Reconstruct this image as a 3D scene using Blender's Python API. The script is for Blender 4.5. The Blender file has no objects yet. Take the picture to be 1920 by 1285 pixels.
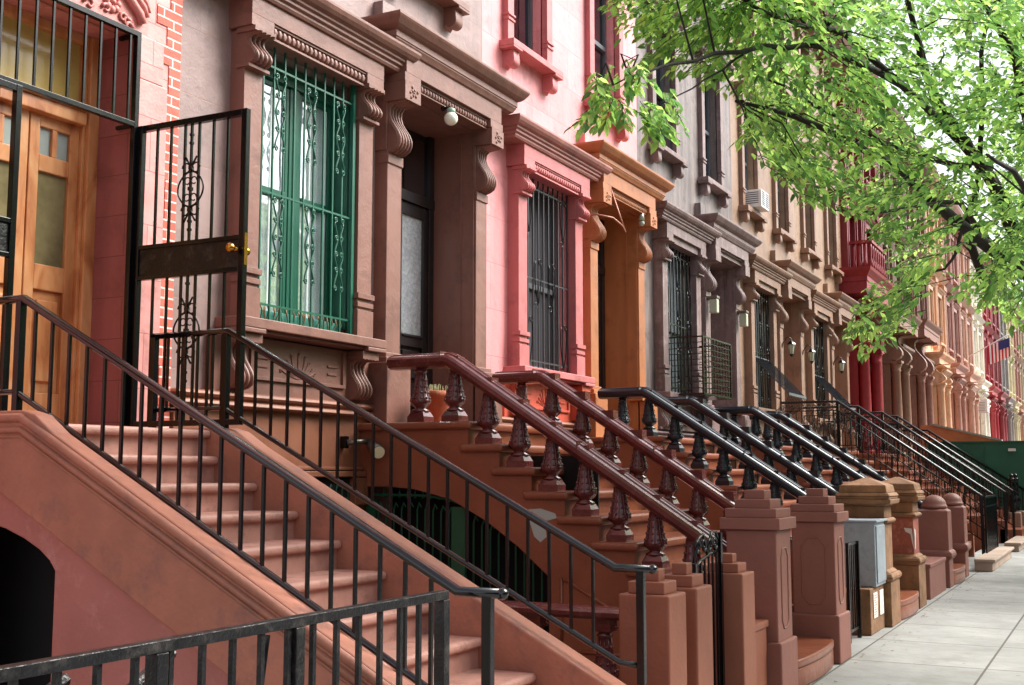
import bpy, bmesh, math, random
from mathutils import Vector, Matrix
R = math.radians
random.seed(7)
S = bpy.context.scene
COL = S.collection

# ------------------------------------------------------------------ camera
CW, CH, CF = 1920.0, 1285.0, 2200.0          # photograph size and focal length in its pixels
EYE = 1.75
VPX, VPY = 2108.0, 886.0
pitch = math.atan((VPY-CH/2)/CF)
yaw = math.atan((VPX-CW/2)/math.hypot(CF, VPY-CH/2))
cam = bpy.data.cameras.new('camera'); co = bpy.data.objects.new('camera', cam); COL.objects.link(co)
co.location = (0, 0, EYE)
co.rotation_euler = (math.pi/2+pitch, 0, yaw-math.pi/2)
cam.sensor_width = 36; cam.lens = 36*CF/CW; cam.clip_start = .05; cam.clip_end = 2000
S.camera = co

# ------------------------------------------------------------------ world and sun
W = bpy.data.worlds.new('World'); S.world = W; W.use_nodes = True
nt = W.node_tree
sky = nt.nodes.new('ShaderNodeTexSky'); sky.sky_type = 'NISHITA'; sky.sun_disc = False
SUN_EL, SUN_AZ = 45, 312                     # azimuth: direction the light comes from, degrees from +x towards +y
sky.sun_elevation = R(SUN_EL); sky.sun_rotation = R(90-SUN_AZ); sky.air_density = 1.0; sky.dust_density = 3.5; sky.ozone_density = .6
hz = nt.nodes.new('ShaderNodeHueSaturation'); hz.inputs['Saturation'].default_value = .32; nt.links.new(sky.outputs[0], hz.inputs['Color'])   # thin bright cloud
bg = nt.nodes['Background']; nt.links.new(hz.outputs[0], bg.inputs[0]); bg.inputs[1].default_value = .15
sl = bpy.data.lights.new('sun', 'SUN'); so = bpy.data.objects.new('sun', sl); COL.objects.link(so)
sl.energy = 3.2; sl.angle = R(34); sl.color = (1, .97, .92)
dv = Vector((math.cos(R(SUN_AZ))*math.cos(R(SUN_EL)), math.sin(R(SUN_AZ))*math.cos(R(SUN_EL)), math.sin(R(SUN_EL))))
so.rotation_euler = dv.to_track_quat('Z', 'Y').to_euler()
S.view_settings.view_transform = 'Standard'; S.view_settings.look = 'None'
S.view_settings.exposure = 1.08; S.view_settings.gamma = 1

# ------------------------------------------------------------------ materials
def lin(c):
    return tuple(((v/255)/12.92 if v/255 <= .04045 else ((v/255+.055)/1.055)**2.4) for v in c)
MATS = {}
def mat(name, rgb, rough=.7, var=.10, scale=1.3, bump=.15, bscale=60, stain=None, stain_amt=0, streak=False,
        blocks=None, mortar=None, metal=0, coat=0, spec=.5, hue=None):
    """painted or bare surface: large soft variation, fine bump, optional blotches / ashlar joints"""
    if name in MATS: return MATS[name]
    m = bpy.data.materials.new(name); MATS[name] = m; m.use_nodes = True
    n = m.node_tree; L = n.links; b = n.nodes['Principled BSDF']
    tc = n.nodes.new('ShaderNodeTexCoord')
    src = tc.outputs['Object']
    base = lin(rgb)
    no = n.nodes.new('ShaderNodeTexNoise'); no.inputs['Scale'].default_value = scale; no.inputs['Detail'].default_value = 7; no.inputs['Roughness'].default_value = .62
    if streak:
        mp = n.nodes.new('ShaderNodeMapping'); mp.inputs['Scale'].default_value = (3.2, 3.2, .35); L.new(src, mp.inputs[0]); L.new(mp.outputs[0], no.inputs[0])
    else: L.new(src, no.inputs[0])
    cr = n.nodes.new('ShaderNodeValToRGB')
    d = tuple(max(0, c*(1-var*1.6)) for c in base)
    h = hue and lin(hue) or tuple(min(1, c*(1+var*1.3)) for c in base)
    cr.color_ramp.elements[0].position = .32; cr.color_ramp.elements[0].color = (*d, 1)
    cr.color_ramp.elements[1].position = .68; cr.color_ramp.elements[1].color = (*h, 1)
    L.new(no.outputs[0], cr.inputs[0])
    out = cr.outputs[0]
    if stain:
        n2 = n.nodes.new('ShaderNodeTexNoise'); n2.inputs['Scale'].default_value = scale*2.3; n2.inputs['Detail'].default_value = 9; n2.inputs['Roughness'].default_value = .7
        mp2 = n.nodes.new('ShaderNodeMapping'); mp2.inputs['Location'].default_value = (7, 3, 1); L.new(src, mp2.inputs[0]); L.new(mp2.outputs[0], n2.inputs[0])
        r2 = n.nodes.new('ShaderNodeValToRGB'); r2.color_ramp.elements[0].position = .52; r2.color_ramp.elements[1].position = .66
        r2.color_ramp.elements[0].color = (0, 0, 0, 1); r2.color_ramp.elements[1].color = (stain_amt,)*3+(1,)
        L.new(n2.outputs[0], r2.inputs[0])
        mx = n.nodes.new('ShaderNodeMix'); mx.data_type = 'RGBA'; L.new(r2.outputs[0], mx.inputs[0]); L.new(out, mx.inputs[6]); mx.inputs[7].default_value = (*lin(stain), 1)
        out = mx.outputs[2]
    bumps = []
    if blocks:
        sx = n.nodes.new('ShaderNodeSeparateXYZ'); L.new(src, sx.inputs[0])
        ad = n.nodes.new('ShaderNodeMath'); ad.operation = 'ADD'; L.new(sx.outputs[0], ad.inputs[0]); L.new(sx.outputs[1], ad.inputs[1])
        cx = n.nodes.new('ShaderNodeCombineXYZ')
        if blocks[2] == 'wall': L.new(ad.outputs[0], cx.inputs[0]); L.new(sx.outputs[2], cx.inputs[1])
        else: L.new(sx.outputs[1], cx.inputs[0]); L.new(sx.outputs[0], cx.inputs[1])
        of = n.nodes.new('ShaderNodeVectorMath'); of.operation = 'ADD'; of.inputs[1].default_value = (*blocks[4], 0) if len(blocks) > 4 else (0, 0, 0); L.new(cx.outputs[0], of.inputs[0])
        bt = n.nodes.new('ShaderNodeTexBrick'); L.new(of.outputs[0], bt.inputs[0])
        bt.inputs['Scale'].default_value = 1; bt.inputs['Brick Width'].default_value = blocks[0]; bt.inputs['Row Height'].default_value = blocks[1]
        bt.inputs['Mortar Size'].default_value = blocks[3]; bt.inputs['Mortar Smooth'].default_value = .3; bt.offset = .5 if blocks[2] == 'wall' else 0
        bt.inputs['Color1'].default_value = (1, 1, 1, 1); bt.inputs['Color2'].default_value = (.86, .86, .86, 1); bt.inputs['Mortar'].default_value = (1, 1, 1, 1)
        mu = n.nodes.new('ShaderNodeMix'); mu.data_type = 'RGBA'; mu.blend_type = 'MULTIPLY'; mu.inputs[0].default_value = 1; L.new(out, mu.inputs[6]); L.new(bt.outputs[0], mu.inputs[7])
        mm = n.nodes.new('ShaderNodeMix'); mm.data_type = 'RGBA'; L.new(bt.outputs['Fac'], mm.inputs[0]); L.new(mu.outputs[2], mm.inputs[6])
        mm.inputs[7].default_value = (*(lin(mortar) if mortar else tuple(c*.6 for c in base)), 1)
        out = mm.outputs[2]
        if blocks[2] == 'floor':
            vo = n.nodes.new('ShaderNodeTexVoronoi'); vo.inputs['Scale'].default_value = 2.1; L.new(src, vo.inputs[0])
            lt = n.nodes.new('ShaderNodeMath'); lt.operation = 'LESS_THAN'; lt.inputs[1].default_value = .045; L.new(vo.outputs['Distance'], lt.inputs[0])
            gm_ = n.nodes.new('ShaderNodeMix'); gm_.data_type = 'RGBA'; hf = n.nodes.new('ShaderNodeMath'); hf.operation = 'MULTIPLY'; hf.inputs[1].default_value = .55; L.new(lt.outputs[0], hf.inputs[0]); L.new(hf.outputs[0], gm_.inputs[0]); L.new(out, gm_.inputs[6]); gm_.inputs[7].default_value = (.09, .085, .08, 1); out = gm_.outputs[2]
        bumps.append((bt.outputs['Fac'], -.35, .006))
    L.new(out, b.inputs['Base Color'])
    b.inputs['Roughness'].default_value = rough; b.inputs['Metallic'].default_value = metal
    b.inputs['Specular IOR Level'].default_value = spec
    if coat: b.inputs['Coat Weight'].default_value = coat; b.inputs['Coat Roughness'].default_value = .12
    nb = n.nodes.new('ShaderNodeTexNoise'); nb.inputs['Scale'].default_value = bscale; nb.inputs['Detail'].default_value = 5; L.new(src, nb.inputs[0])
    bu = n.nodes.new('ShaderNodeBump'); bu.inputs['Strength'].default_value = bump; bu.inputs['Distance'].default_value = .01; L.new(nb.outputs[0], bu.inputs['Height'])
    last = bu
    nb2 = n.nodes.new('ShaderNodeTexNoise'); nb2.inputs['Scale'].default_value = 5; nb2.inputs['Detail'].default_value = 3; L.new(src, nb2.inputs[0])
    b2 = n.nodes.new('ShaderNodeBump'); b2.inputs['Strength'].default_value = min(1, bump*1.6); b2.inputs['Distance'].default_value = .03; L.new(nb2.outputs[0], b2.inputs['Height']); L.new(last.outputs[0], b2.inputs['Normal']); last = b2
    for sock, s_, dist in bumps:
        b3 = n.nodes.new('ShaderNodeBump'); b3.invert = True; b3.inputs['Strength'].default_value = .5; b3.inputs['Distance'].default_value = dist
        L.new(sock, b3.inputs['Height']); L.new(last.outputs[0], b3.inputs['Normal']); last = b3
    L.new(last.outputs[0], b.inputs['Normal'])
    return m
def plain(name, rgb, rough=.6, metal=0):
    return mat(name, rgb, rough, var=.04, bump=.03, metal=metal)
def glass(name, tint, refl=.5, rough=.04, opaque=.0):
    """window pane: clear glass in front of a dark room with a curtain; Fresnel reflection"""
    if name in MATS: return MATS[name]
    m = bpy.data.materials.new(name); MATS[name] = m; m.use_nodes = True; n = m.node_tree; L = n.links
    n.nodes.remove(n.nodes['Principled BSDF'])
    o = n.nodes['Material Output']; tr = n.nodes.new('ShaderNodeBsdfTransparent'); tr.inputs[0].default_value = (*tint, 1)
    gl = n.nodes.new('ShaderNodeBsdfGlossy'); gl.inputs['Roughness'].default_value = rough; gl.inputs[0].default_value = (.9, .95, 1, 1)
    fr = n.nodes.new('ShaderNodeLayerWeight'); fr.inputs[0].default_value = .5
    ml = n.nodes.new('ShaderNodeMath'); ml.operation = 'MULTIPLY_ADD'; ml.inputs[1].default_value = .5; ml.inputs[2].default_value = refl*.10; ml.use_clamp = True; L.new(fr.outputs[1], ml.inputs[0])
    tc = n.nodes.new('ShaderNodeTexCoord'); no = n.nodes.new('ShaderNodeTexNoise'); no.inputs['Scale'].default_value = 2.2; L.new(tc.outputs['Object'], no.inputs[0])
    bu = n.nodes.new('ShaderNodeBump'); bu.inputs['Strength'].default_value = .12; bu.inputs['Distance'].default_value = .05; L.new(no.outputs[0], bu.inputs['Height'])
    L.new(bu.outputs[0], gl.inputs['Normal']); L.new(bu.outputs[0], fr.inputs['Normal'])
    mx = n.nodes.new('ShaderNodeMixShader'); L.new(ml.outputs[0], mx.inputs[0]); L.new(tr.outputs[0], mx.inputs[1]); L.new(gl.outputs[0], mx.inputs[2])
    L.new(mx.outputs[0], o.inputs[0]); return m
def leafmat(name, c1, c2, c3):
    m = bpy.data.materials.new(name); m.use_nodes = True; n = m.node_tree; L = n.links; b = n.nodes['Principled BSDF']; o = n.nodes['Material Output']
    oi = n.nodes.new('ShaderNodeAttribute'); oi.attribute_name = 'tone'
    cr = n.nodes.new('ShaderNodeValToRGB'); e = cr.color_ramp.elements
    e[0].color = (*c1, 1); e[1].color = (*c3, 1); x = e.new(.55); x.color = (*c2, 1)
    L.new(oi.outputs['Fac'], cr.inputs[0]); L.new(cr.outputs[0], b.inputs['Base Color'])
    b.inputs['Roughness'].default_value = .5; b.inputs['Specular IOR Level'].default_value = .25
    tl = n.nodes.new('ShaderNodeBsdfTranslucent')
    hs = n.nodes.new('ShaderNodeHueSaturation'); hs.inputs['Hue'].default_value = .485; hs.inputs['Saturation'].default_value = 1.0; hs.inputs['Value'].default_value = 2.9; L.new(cr.outputs[0], hs.inputs['Color']); L.new(hs.outputs[0], tl.inputs[0])
    mx = n.nodes.new('ShaderNodeMixShader'); mx.inputs[0].default_value = .5; L.new(b.outputs[0], mx.inputs[1]); L.new(tl.outputs[0], mx.inputs[2]); L.new(mx.outputs[0], o.inputs[0])
    return m

IRON = mat('black_iron', (8, 9, 13), .2, var=.25, bump=.05, bscale=120, spec=.38)
RAILIRON = mat('gloss_black_rail', (9, 10, 14), .17, var=.25, bump=.03, bscale=120, spec=.55, coat=.25)
RUSTIRON = mat('worn_black_iron', (12, 13, 16), .32, spec=.4, var=.35, bump=.35, bscale=90, stain=(70, 66, 62), stain_amt=.5, scale=4)
GREENIRON = mat('green_iron', (24, 92, 72), .35, var=.12, bump=.08)
DKGREEN = mat('dark_green_paint', (20, 84, 60), .4, var=.12, bump=.08)
GLASS = glass('window_glass', (.80, .86, .88), .55)
DGLASS = glass('dark_window_glass', (.35, .38, .42), .25)
SGLASS = glass('bright_window_glass', (1, 1, 1), 1.0)
DARK = plain('interior_shade', (16, 15, 17), .9)  # near-black colour stands in for the shade inside rooms and vaults
CURT = mat('sheer_curtain', (236, 246, 246), .9, var=.08, bump=.1, scale=4)
LACE = mat('lace_curtain', (225, 230, 245), .9, var=.22, scale=26, bump=.1)
WHITE = plain('white_enamel', (225, 225, 222), .35)

# ------------------------------------------------------------------ mesh tools
class MB:
    def __init__(s): s.v = []; s.f = []; s.sm = []
    def add(s, vs, fs, smooth=False):
        o = len(s.v); s.v += [tuple(p) for p in vs]; s.f += [tuple(o+i for i in f) for f in fs]; s.sm += [smooth]*len(fs); return s
    def box(s, x0, x1, y0, y1, z0, z1, M=None):
        vs = [(x, y, z) for z in (z0, z1) for y in (y0, y1) for x in (x0, x1)]
        if M: vs = [M @ Vector(v) for v in vs]
        return s.add(vs, [(0, 2, 3, 1), (4, 5, 7, 6), (0, 1, 5, 4), (2, 6, 7, 3), (0, 4, 6, 2), (1, 3, 7, 5)])
    def frustum(s, cx, cy, z0, z1, a0, b0, a1, b1):
        vs = [(cx+i*a, cy+j*b, z) for z, a, b in ((z0, a0, b0), (z1, a1, b1)) for j in (-1, 1) for i in (-1, 1)]
        return s.add(vs, [(0, 2, 3, 1), (4, 5, 7, 6), (0, 1, 5, 4), (2, 6, 7, 3), (0, 4, 6, 2), (1, 3, 7, 5)])
    def ext(s, axis, c0, c1, pts, smooth=False):
        """prism: 2D outline pts ((y,z) for axis x, (x,z) for y, (x,y) for z) between c0 and c1"""
        def P(c, p): return {'x': (c, p[0], p[1]), 'y': (p[0], c, p[1]), 'z': (p[0], p[1], c)}[axis]
        n = len(pts); vs = [P(c0, p) for p in pts]+[P(c1, p) for p in pts]
        s.add(vs, [tuple(range(n))[::-1], tuple(range(n, 2*n))])
        o = len(s.v)-2*n
        for i in range(n): s.f.append((o+i, o+(i+1) % n, o+n+(i+1) % n, o+n+i)); s.sm.append(smooth)
        return s
    def lathe(s, cx, cy, prof, n=16, smooth=True, sq=None):
        vs = []
        for r, z in prof:
            for i in range(n):
                a = 2*math.pi*(i+.5)/n; vs.append((cx+r*math.cos(a), cy+r*math.sin(a), z))
        fs = [(k*n+i, k*n+(i+1) % n, (k+1)*n+(i+1) % n, (k+1)*n+i) for k in range(len(prof)-1) for i in range(n)]
        s.add(vs, fs, smooth); o = len(s.v)-len(vs)
        s.f += [tuple(o+i for i in range(n))[::-1], tuple(o+(len(prof)-1)*n+i for i in range(n))]; s.sm += [False, False]; return s
    def tube(s, pts, r, n=8, smooth=True, closed=False):
        pts = [Vector(p) for p in pts]; rr = r if isinstance(r, (list, tuple)) else [r]*len(pts)
        N = len(pts); vs = []; up = None
        for i, p in enumerate(pts):
            a = pts[(i-1) % N] if (closed or i) else p; b = pts[(i+1) % N] if (closed or i < N-1) else p
            t = (b-a); t = t.normalized() if t.length > 1e-9 else Vector((0, 0, 1))
            if up is None: up = Vector((0, 0, 1)) if abs(t.z) < .9 else Vector((1, 0, 0))
            u = (up-t*up.dot(t)); u = u.normalized() if u.length > 1e-6 else t.orthogonal().normalized(); up = u; w = t.cross(u)
            for k in range(n):
                an = 2*math.pi*(k+.5)/n; vs.append(p+(u*math.cos(an)+w*math.sin(an))*rr[i])
        fs = []
        for i in range(N if closed else N-1):
            j = (i+1) % N
            for k in range(n): fs.append((i*n+k, i*n+(k+1) % n, j*n+(k+1) % n, j*n+k))
        s.add(vs, fs, smooth)
        if not closed:
            o = len(s.v)-len(vs); s.f += [tuple(o+i for i in range(n))[::-1], tuple(o+(N-1)*n+i for i in range(n))]; s.sm += [False, False]
        return s
    def sweep(s, path, prof, smooth=False):
        """path in the y-z plane as (x,y,z); prof = (dx, dn) outline, n is the normal of the path in that plane"""
        vs = []; N = len(path); n = len(prof)
        for i, p in enumerate(path):
            p = Vector(p); a = Vector(path[max(0, i-1)]); b = Vector(path[min(N-1, i+1)])
            d1 = (p-a).normalized() if i else (b-p).normalized(); d2 = (b-p).normalized() if i < N-1 else d1
            n1 = Vector((0, d1.z, -d1.y)); n2 = Vector((0, d2.z, -d2.y))
            if n1.z < 0: n1 = -n1; n2 = -n2
            m = (n1+n2).normalized(); m = m/max(.3, m.dot(n1))
            for dx, dn in prof: vs.append(p+Vector((dx, 0, 0))+m*dn)
        fs = [(i*n+k, i*n+(k+1) % n, (i+1)*n+(k+1) % n, (i+1)*n+k) for i in range(N-1) for k in range(n)]
        s.add(vs, fs, smooth); o = len(s.v)-len(vs)
        s.f += [tuple(o+i for i in range(n))[::-1], tuple(o+(N-1)*n+i for i in range(n))]; s.sm += [False, False]; return s
    def cornice(s, x0, x1, yw, prof):
        """moulding with returned ends: prof = [(projection, z)] from bottom to top, drawn round x0..x1 on a wall at yw"""
        vs = []
        for p, z in prof: vs += [(x0-p, yw, z), (x0-p, yw-p, z), (x1+p, yw-p, z), (x1+p, yw, z)]
        n = len(prof); fs = []
        for k in range(n-1):
            for i in range(3): fs.append((k*4+i, k*4+i+1, (k+1)*4+i+1, (k+1)*4+i))
            fs.append((k*4+3, k*4, (k+1)*4, (k+1)*4+3))
        fs += [(3, 2, 1, 0), tuple((n-1)*4+i for i in range(4))]
        return s.add(vs, fs)
    def ball(s, c, r, sx=1, sy=1, sz=1, n=10, m=7):
        vs = [(c[0], c[1], c[2]-r*sz)]
        for j in range(1, m):
            a = -math.pi/2+math.pi*j/m
            for i in range(n): b = 2*math.pi*i/n; vs.append((c[0]+r*sx*math.cos(a)*math.cos(b), c[1]+r*sy*math.cos(a)*math.sin(b), c[2]+r*sz*math.sin(a)))
        vs.append((c[0], c[1], c[2]+r*sz)); fs = [(0, 1+(i+1) % n, 1+i) for i in range(n)]
        for j in range(m-2): fs += [(1+j*n+i, 1+j*n+(i+1) % n, 1+(j+1)*n+(i+1) % n, 1+(j+1)*n+i) for i in range(n)]
        fs += [(len(vs)-1, 1+(m-2)*n+i, 1+(m-2)*n+(i+1) % n) for i in range(n)]
        return s.add(vs, fs, True)
    def mesh(s, name):
        me = bpy.data.meshes.new(name); me.from_pydata(s.v, [], s.f)
        me.polygons.foreach_set('use_smooth', s.sm); me.update(); return me
    def build(s, name, m, parent=None, bevel=0, label=None, fix=True, seg=2):
        me = s.mesh(name); me.materials.append(m)
        if fix:
            bm = bmesh.new(); bm.from_mesh(me); bmesh.ops.recalc_face_normals(bm, faces=bm.faces); bm.to_mesh(me); bm.free()
        o = bpy.data.objects.new(name, me); COL.objects.link(o)
        if parent:
            o.parent = parent; o.matrix_parent_inverse = Matrix.Translation(-world_loc(parent))
        if bevel:
            b = o.modifiers.new('bevel', 'BEVEL'); b.width = bevel; b.segments = seg; b.limit_method = 'ANGLE'; b.angle_limit = R(40)
        if label: o['label'] = label
        return o
def world_loc(o):
    v = Vector((0, 0, 0))
    while o: 
        v = v+Vector(o.location)+(o.matrix_parent_inverse.translation if o.parent else Vector((0, 0, 0))); o = o.parent
    return v
def tag(o, label, cat, group=None):
    o['label'] = label; o['category'] = cat
    if group: o['group'] = group
    return o
def thing(name, label, cat, loc=(0, 0, 0), group=None):
    o = bpy.data.objects.new(name, None); COL.objects.link(o); o.location = loc; o.empty_display_size = .2
    return tag(o, label, cat, group)
def struct(o, kind='structure'): o['kind'] = kind; return o
def dup(root, d, label, group=None):
    """copy a thing with its parts and sub-parts, moved by d"""
    def rec(o, par):
        c = o.copy(); COL.objects.link(c)
        c.parent = par
        for ch in o.children: rec(ch, c)
        return c
    r = rec(root, None); r.location = Vector(root.location)+Vector(d); r['label'] = label
    if group: r['group'] = group
    return r

# ------------------------------------------------------------------ measures
YW = 6.47       # facade plane
YP = 2.40       # building-side edge of the pavement
BX = [6.70+5*(k-1) for k in range(0, 40)]    # left party wall of house k

# ------------------------------------------------------------------ ground
SIDE = mat('pavement_concrete', (146, 146, 143), .85, var=.16, scale=.9, bump=.25, bscale=90, stain=(128, 126, 120), stain_amt=.6,
           blocks=(1.2, 1.5, 'floor', .012, (0.01, .5)), mortar=(84, 80, 74))
AREA = mat('areaway_paving', (120, 110, 100), .9, var=.2, bump=.3)
ASPH = mat('asphalt', (62, 62, 64), .9, var=.15, bump=.5, bscale=150)
KERB = mat('kerb_stone', (150, 148, 142), .8, var=.15, bump=.3)
g = MB(); g.add([(-12, -400, -.95), (400, -400, -.95), (400, 400, -.95), (-12, 400, -.95)], [(0, 1, 2, 3)]); g.add([(-400, -400, -.95), (-12, -400, -.95), (-12, 400, -.95), (-400, 400, -.95)], [(0, 1, 2, 3)])
struct(g.build('ground', AREA))
struct(MB().box(-40, 6.5, -2.6, 2.47, -1.0, 0).box(6.5, 260, -2.6, 3.0, -1.0, 0).build('pavement', SIDE))
struct(MB().box(-40, 260, -2.75, -2.6, -.9, .01).build('kerb', KERB, bevel=.02))
struct(MB().box(-40, 260, -12.5, -2.75, -.9, -.14).build('road', ASPH))
struct(MB().box(-40, 260, -18, -12.5, -.9, 0).build('far_pavement', SIDE))

# ------------------------------------------------------------------ house colours
def paint(name, rgb, **k):
    a = dict(rough=.5, var=.10, scale=1.1, bump=.2, bscale=45, streak=True, stain=tuple(int(v*.74) for v in rgb), stain_amt=.6); a.update(k); return mat(name, rgb, **a)
HC = {}
HC[0] = dict(n='rose', wall=paint('rose_stucco', (218, 146, 140), blocks=(.62, .40, 'wall', .004, (.2, .05)), mortar=(170, 96, 90)), trim=paint('rose_trim', (196, 120, 112)),
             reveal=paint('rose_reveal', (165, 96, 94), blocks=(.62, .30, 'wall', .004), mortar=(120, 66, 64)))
HC[1] = dict(n='brown', wall=paint('light_brown_stucco', (148, 123, 118), var=.09, blocks=(1.1, .55, 'wall', .004, (.3, .2)), mortar=(150, 116, 106)), trim=paint('brown_trim', (126, 86, 74)), base=paint('brown_base', (136, 84, 60)))
HC[2] = dict(n='pink', wall=paint('pink_stucco', (228, 150, 152), var=.08, blocks=(1.1, .55, 'wall', .004, (.3, .2)), mortar=(214, 112, 116)), trim=paint('pink_trim', (188, 106, 106)), base=paint('coral_base', (196, 84, 62)),
             door=paint('ochre_trim', (166, 102, 60), var=.12), cap=paint('pink_brown_cornice', (158, 104, 96)))
HC[3] = dict(n='grey', wall=paint('grey_brown_stucco', (112, 100, 97), var=.34, scale=2.0, stain=(76, 62, 60), stain_amt=.8), trim=paint('grey_purple_trim', (122, 100, 98), var=.24, scale=2.2, stain=(168, 150, 146), stain_amt=.45), base=paint('grey_base', (124, 96, 94)))
HC[4] = dict(n='tan', wall=paint('tan_stucco', (146, 116, 94), var=.10, blocks=(1.1, .55, 'wall', .003), mortar=(160, 122, 98)), trim=paint('tan_trim', (136, 104, 86)), base=paint('tan_base', (140, 104, 84)))
HC[5] = dict(n='sand', wall=paint('sand_stucco', (150, 120, 96), var=.10, blocks=(1.1, .55, 'wall', .003), mortar=(168, 130, 100)), trim=paint('sand_trim', (140, 106, 86)), base=paint('sand_base', (146, 106, 84)))
STEPB = mat('brown_painted_steps', (130, 72, 52), .28, var=.10, bump=.2, bscale=50, hue=(146, 86, 62))
STEPA = mat('rose_painted_steps', (176, 130, 116), .55, var=.14, scale=3, bump=.25, bscale=50, stain=(128, 90, 78), stain_amt=.7)
CHEEKA = mat('rose_side_wall', (166, 108, 86), .6, var=.13, scale=1.9, bump=.22, bscale=40, stain=(126, 88, 80), stain_amt=.7)
CHEEKLOW = mat('rose_lower_wall', (170, 108, 98), .62, var=.08, scale=1.5, bump=.2, bscale=40, stain=(196, 140, 134), stain_amt=.6)
PIERB = mat('brown_painted_pier', (136, 78, 56), .55, var=.08, bump=.14, bscale=40, hue=(146, 90, 68))
PIERP = mat('purple_brown_pier', (130, 82, 70), .55, var=.08, bump=.14, bscale=40)
STONEP = mat('weathered_brownstone', (128, 92, 62), .8, var=.22, scale=4, bump=.4, bscale=50, stain=(90, 60, 40), stain_amt=.6)
MAROON = mat('maroon_gloss_paint', (92, 38, 38), .27, var=.14, bump=.12, coat=.35, scale=6, stain=(120, 70, 66), stain_amt=.5)
NAVY = mat('navy_black_gloss_paint', (22, 30, 40), .3, var=.1, bump=.08, coat=.15)
BRICK = mat('red_brick', (200, 98, 80), .75, var=.12, scale=6, bump=.3, blocks=(.21, .075, 'wall', .008, (.02, .01)), mortar=(230, 200, 190))
WOOD = bpy.data.materials.new('varnished_orange_wood'); WOOD.use_nodes = True
def setup_wood(m, a, b_, c_, rough=.4):
    n = m.node_tree; L = n.links; b = n.nodes['Principled BSDF']; tc = n.nodes.new('ShaderNodeTexCoord')
    mp = n.nodes.new('ShaderNodeMapping'); mp.inputs['Scale'].default_value = (3.2, 3.2, 1.1); L.new(tc.outputs['Object'], mp.inputs[0])
    no = n.nodes.new('ShaderNodeTexNoise'); no.inputs['Scale'].default_value = 2.2; no.inputs['Detail'].default_value = 10; no.inputs['Distortion'].default_value = .8; L.new(mp.outputs[0], no.inputs[0])
    cr = n.nodes.new('ShaderNodeValToRGB'); e = cr.color_ramp.elements; e[0].position = .3; e[0].color = (*lin(a), 1); e[1].position = .72; e[1].color = (*lin(c_), 1); x = e.new(.5); x.color = (*lin(b_), 1)
    L.new(no.outputs[0], cr.inputs[0]); L.new(cr.outputs[0], b.inputs['Base Color']); b.inputs['Roughness'].default_value = rough; b.inputs['Coat Weight'].default_value = .25
    bu = n.nodes.new('ShaderNodeBump'); bu.inputs['Strength'].default_value = .15; L.new(no.outputs[0], bu.inputs['Height']); L.new(bu.outputs[0], b.inputs['Normal'])
setup_wood(WOOD, (158, 90, 50), (200, 134, 82), (216, 162, 112))
DKDOOR = mat('black_painted_door', (30, 24, 26), .35, var=.2, bump=.1)
BRDOOR = mat('brown_door', (92, 48, 34), .4, var=.2, bump=.1)

# ------------------------------------------------------------------ house parts
def wall_grid(x0, x1, z0, z1, y, ops, depth=.35, back=5.0):
    """closed house body whose street face at y has real openings (xa, xb, za, zb) with reveals"""
    m = MB(); xs = sorted({x0, x1, *[v for o in ops for v in o[:2]]}); zs = sorted({z0, z1, *[v for o in ops for v in o[2:4]]})
    for i in range(len(xs)-1):
        for j in range(len(zs)-1):
            a, b, c, d = xs[i], xs[i+1], zs[j], zs[j+1]; cx, cz = (a+b)/2, (c+d)/2
            if any(o[0] < cx < o[1] and o[2] < cz < o[3] for o in ops): continue
            m.add([(a, y, c), (b, y, c), (b, y, d), (a, y, d)], [(0, 1, 2, 3)])
    for a, b, c, d in ops:
        e = y+depth
        m.add([(a, y, c), (a, e, c), (a, e, d), (a, y, d)], [(0, 1, 2, 3)]); m.add([(b, y, c), (b, y, d), (b, e, d), (b, e, c)], [(0, 1, 2, 3)])
        m.add([(a, y, d), (a, e, d), (b, e, d), (b, y, d)], [(0, 1, 2, 3)]); m.add([(a, y, c), (b, y, c), (b, e, c), (a, e, c)], [(0, 1, 2, 3)])
    bk = y+back
    m.add([(x0, y, z0), (x0, bk, z0), (x0, bk, z1), (x0, y, z1)], [(0, 1, 2, 3)]); m.add([(x1, y, z0), (x1, y, z1), (x1, bk, z1), (x1, bk, z0)], [(0, 1, 2, 3)])
    m.add([(x0, bk, z0), (x1, bk, z0), (x1, bk, z1), (x0, bk, z1)], [(0, 1, 2, 3)]); m.add([(x0, y, z1), (x0, bk, z1), (x1, bk, z1), (x1, y, z1)], [(0, 1, 2, 3)])
    return m
def scroll_prof(z0, z1, d, yb, rec=.55):
    """S-shaped console outline (y, z) hanging on a wall at yb: deep at the top, waist, belly, tucked foot"""
    h = z1-z0; P = [(1, 1), (1, .985), (rec-.02, .955), (rec-.15, .88), (rec-.17, .78), (rec-.1, .66), (rec+.06, .53), (rec+.22, .41), (rec+.31, .29), (rec+.31, .19), (rec+.22, .09), (rec+.04, .03), (rec-.17, 0)]
    return [(yb-d*min(1.02, p), z0+h*q) for p, q in P]+[(yb, z0), (yb, z1)]
def fluted(m, x0, x1, prof, n=4):
    """a console cut into n rounded flutes: alternating full and shallower ribs"""
    x0 += .004; x1 -= .004; w = (x1-x0)/n; yb = prof[-1][0]
    def pr_(d): return [(y+(d if y < yb-.02 else 0), z) for y, z in prof]
    m.ext('x', x0, x1, pr_(.022), True)
    for i in range(n):
        a = x0+i*w; m.ext('x', a+w*.14, a+w*.80, pr_(.008), True); m.ext('x', a+w*.26, a+w*.68, pr_(0), True)
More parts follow.
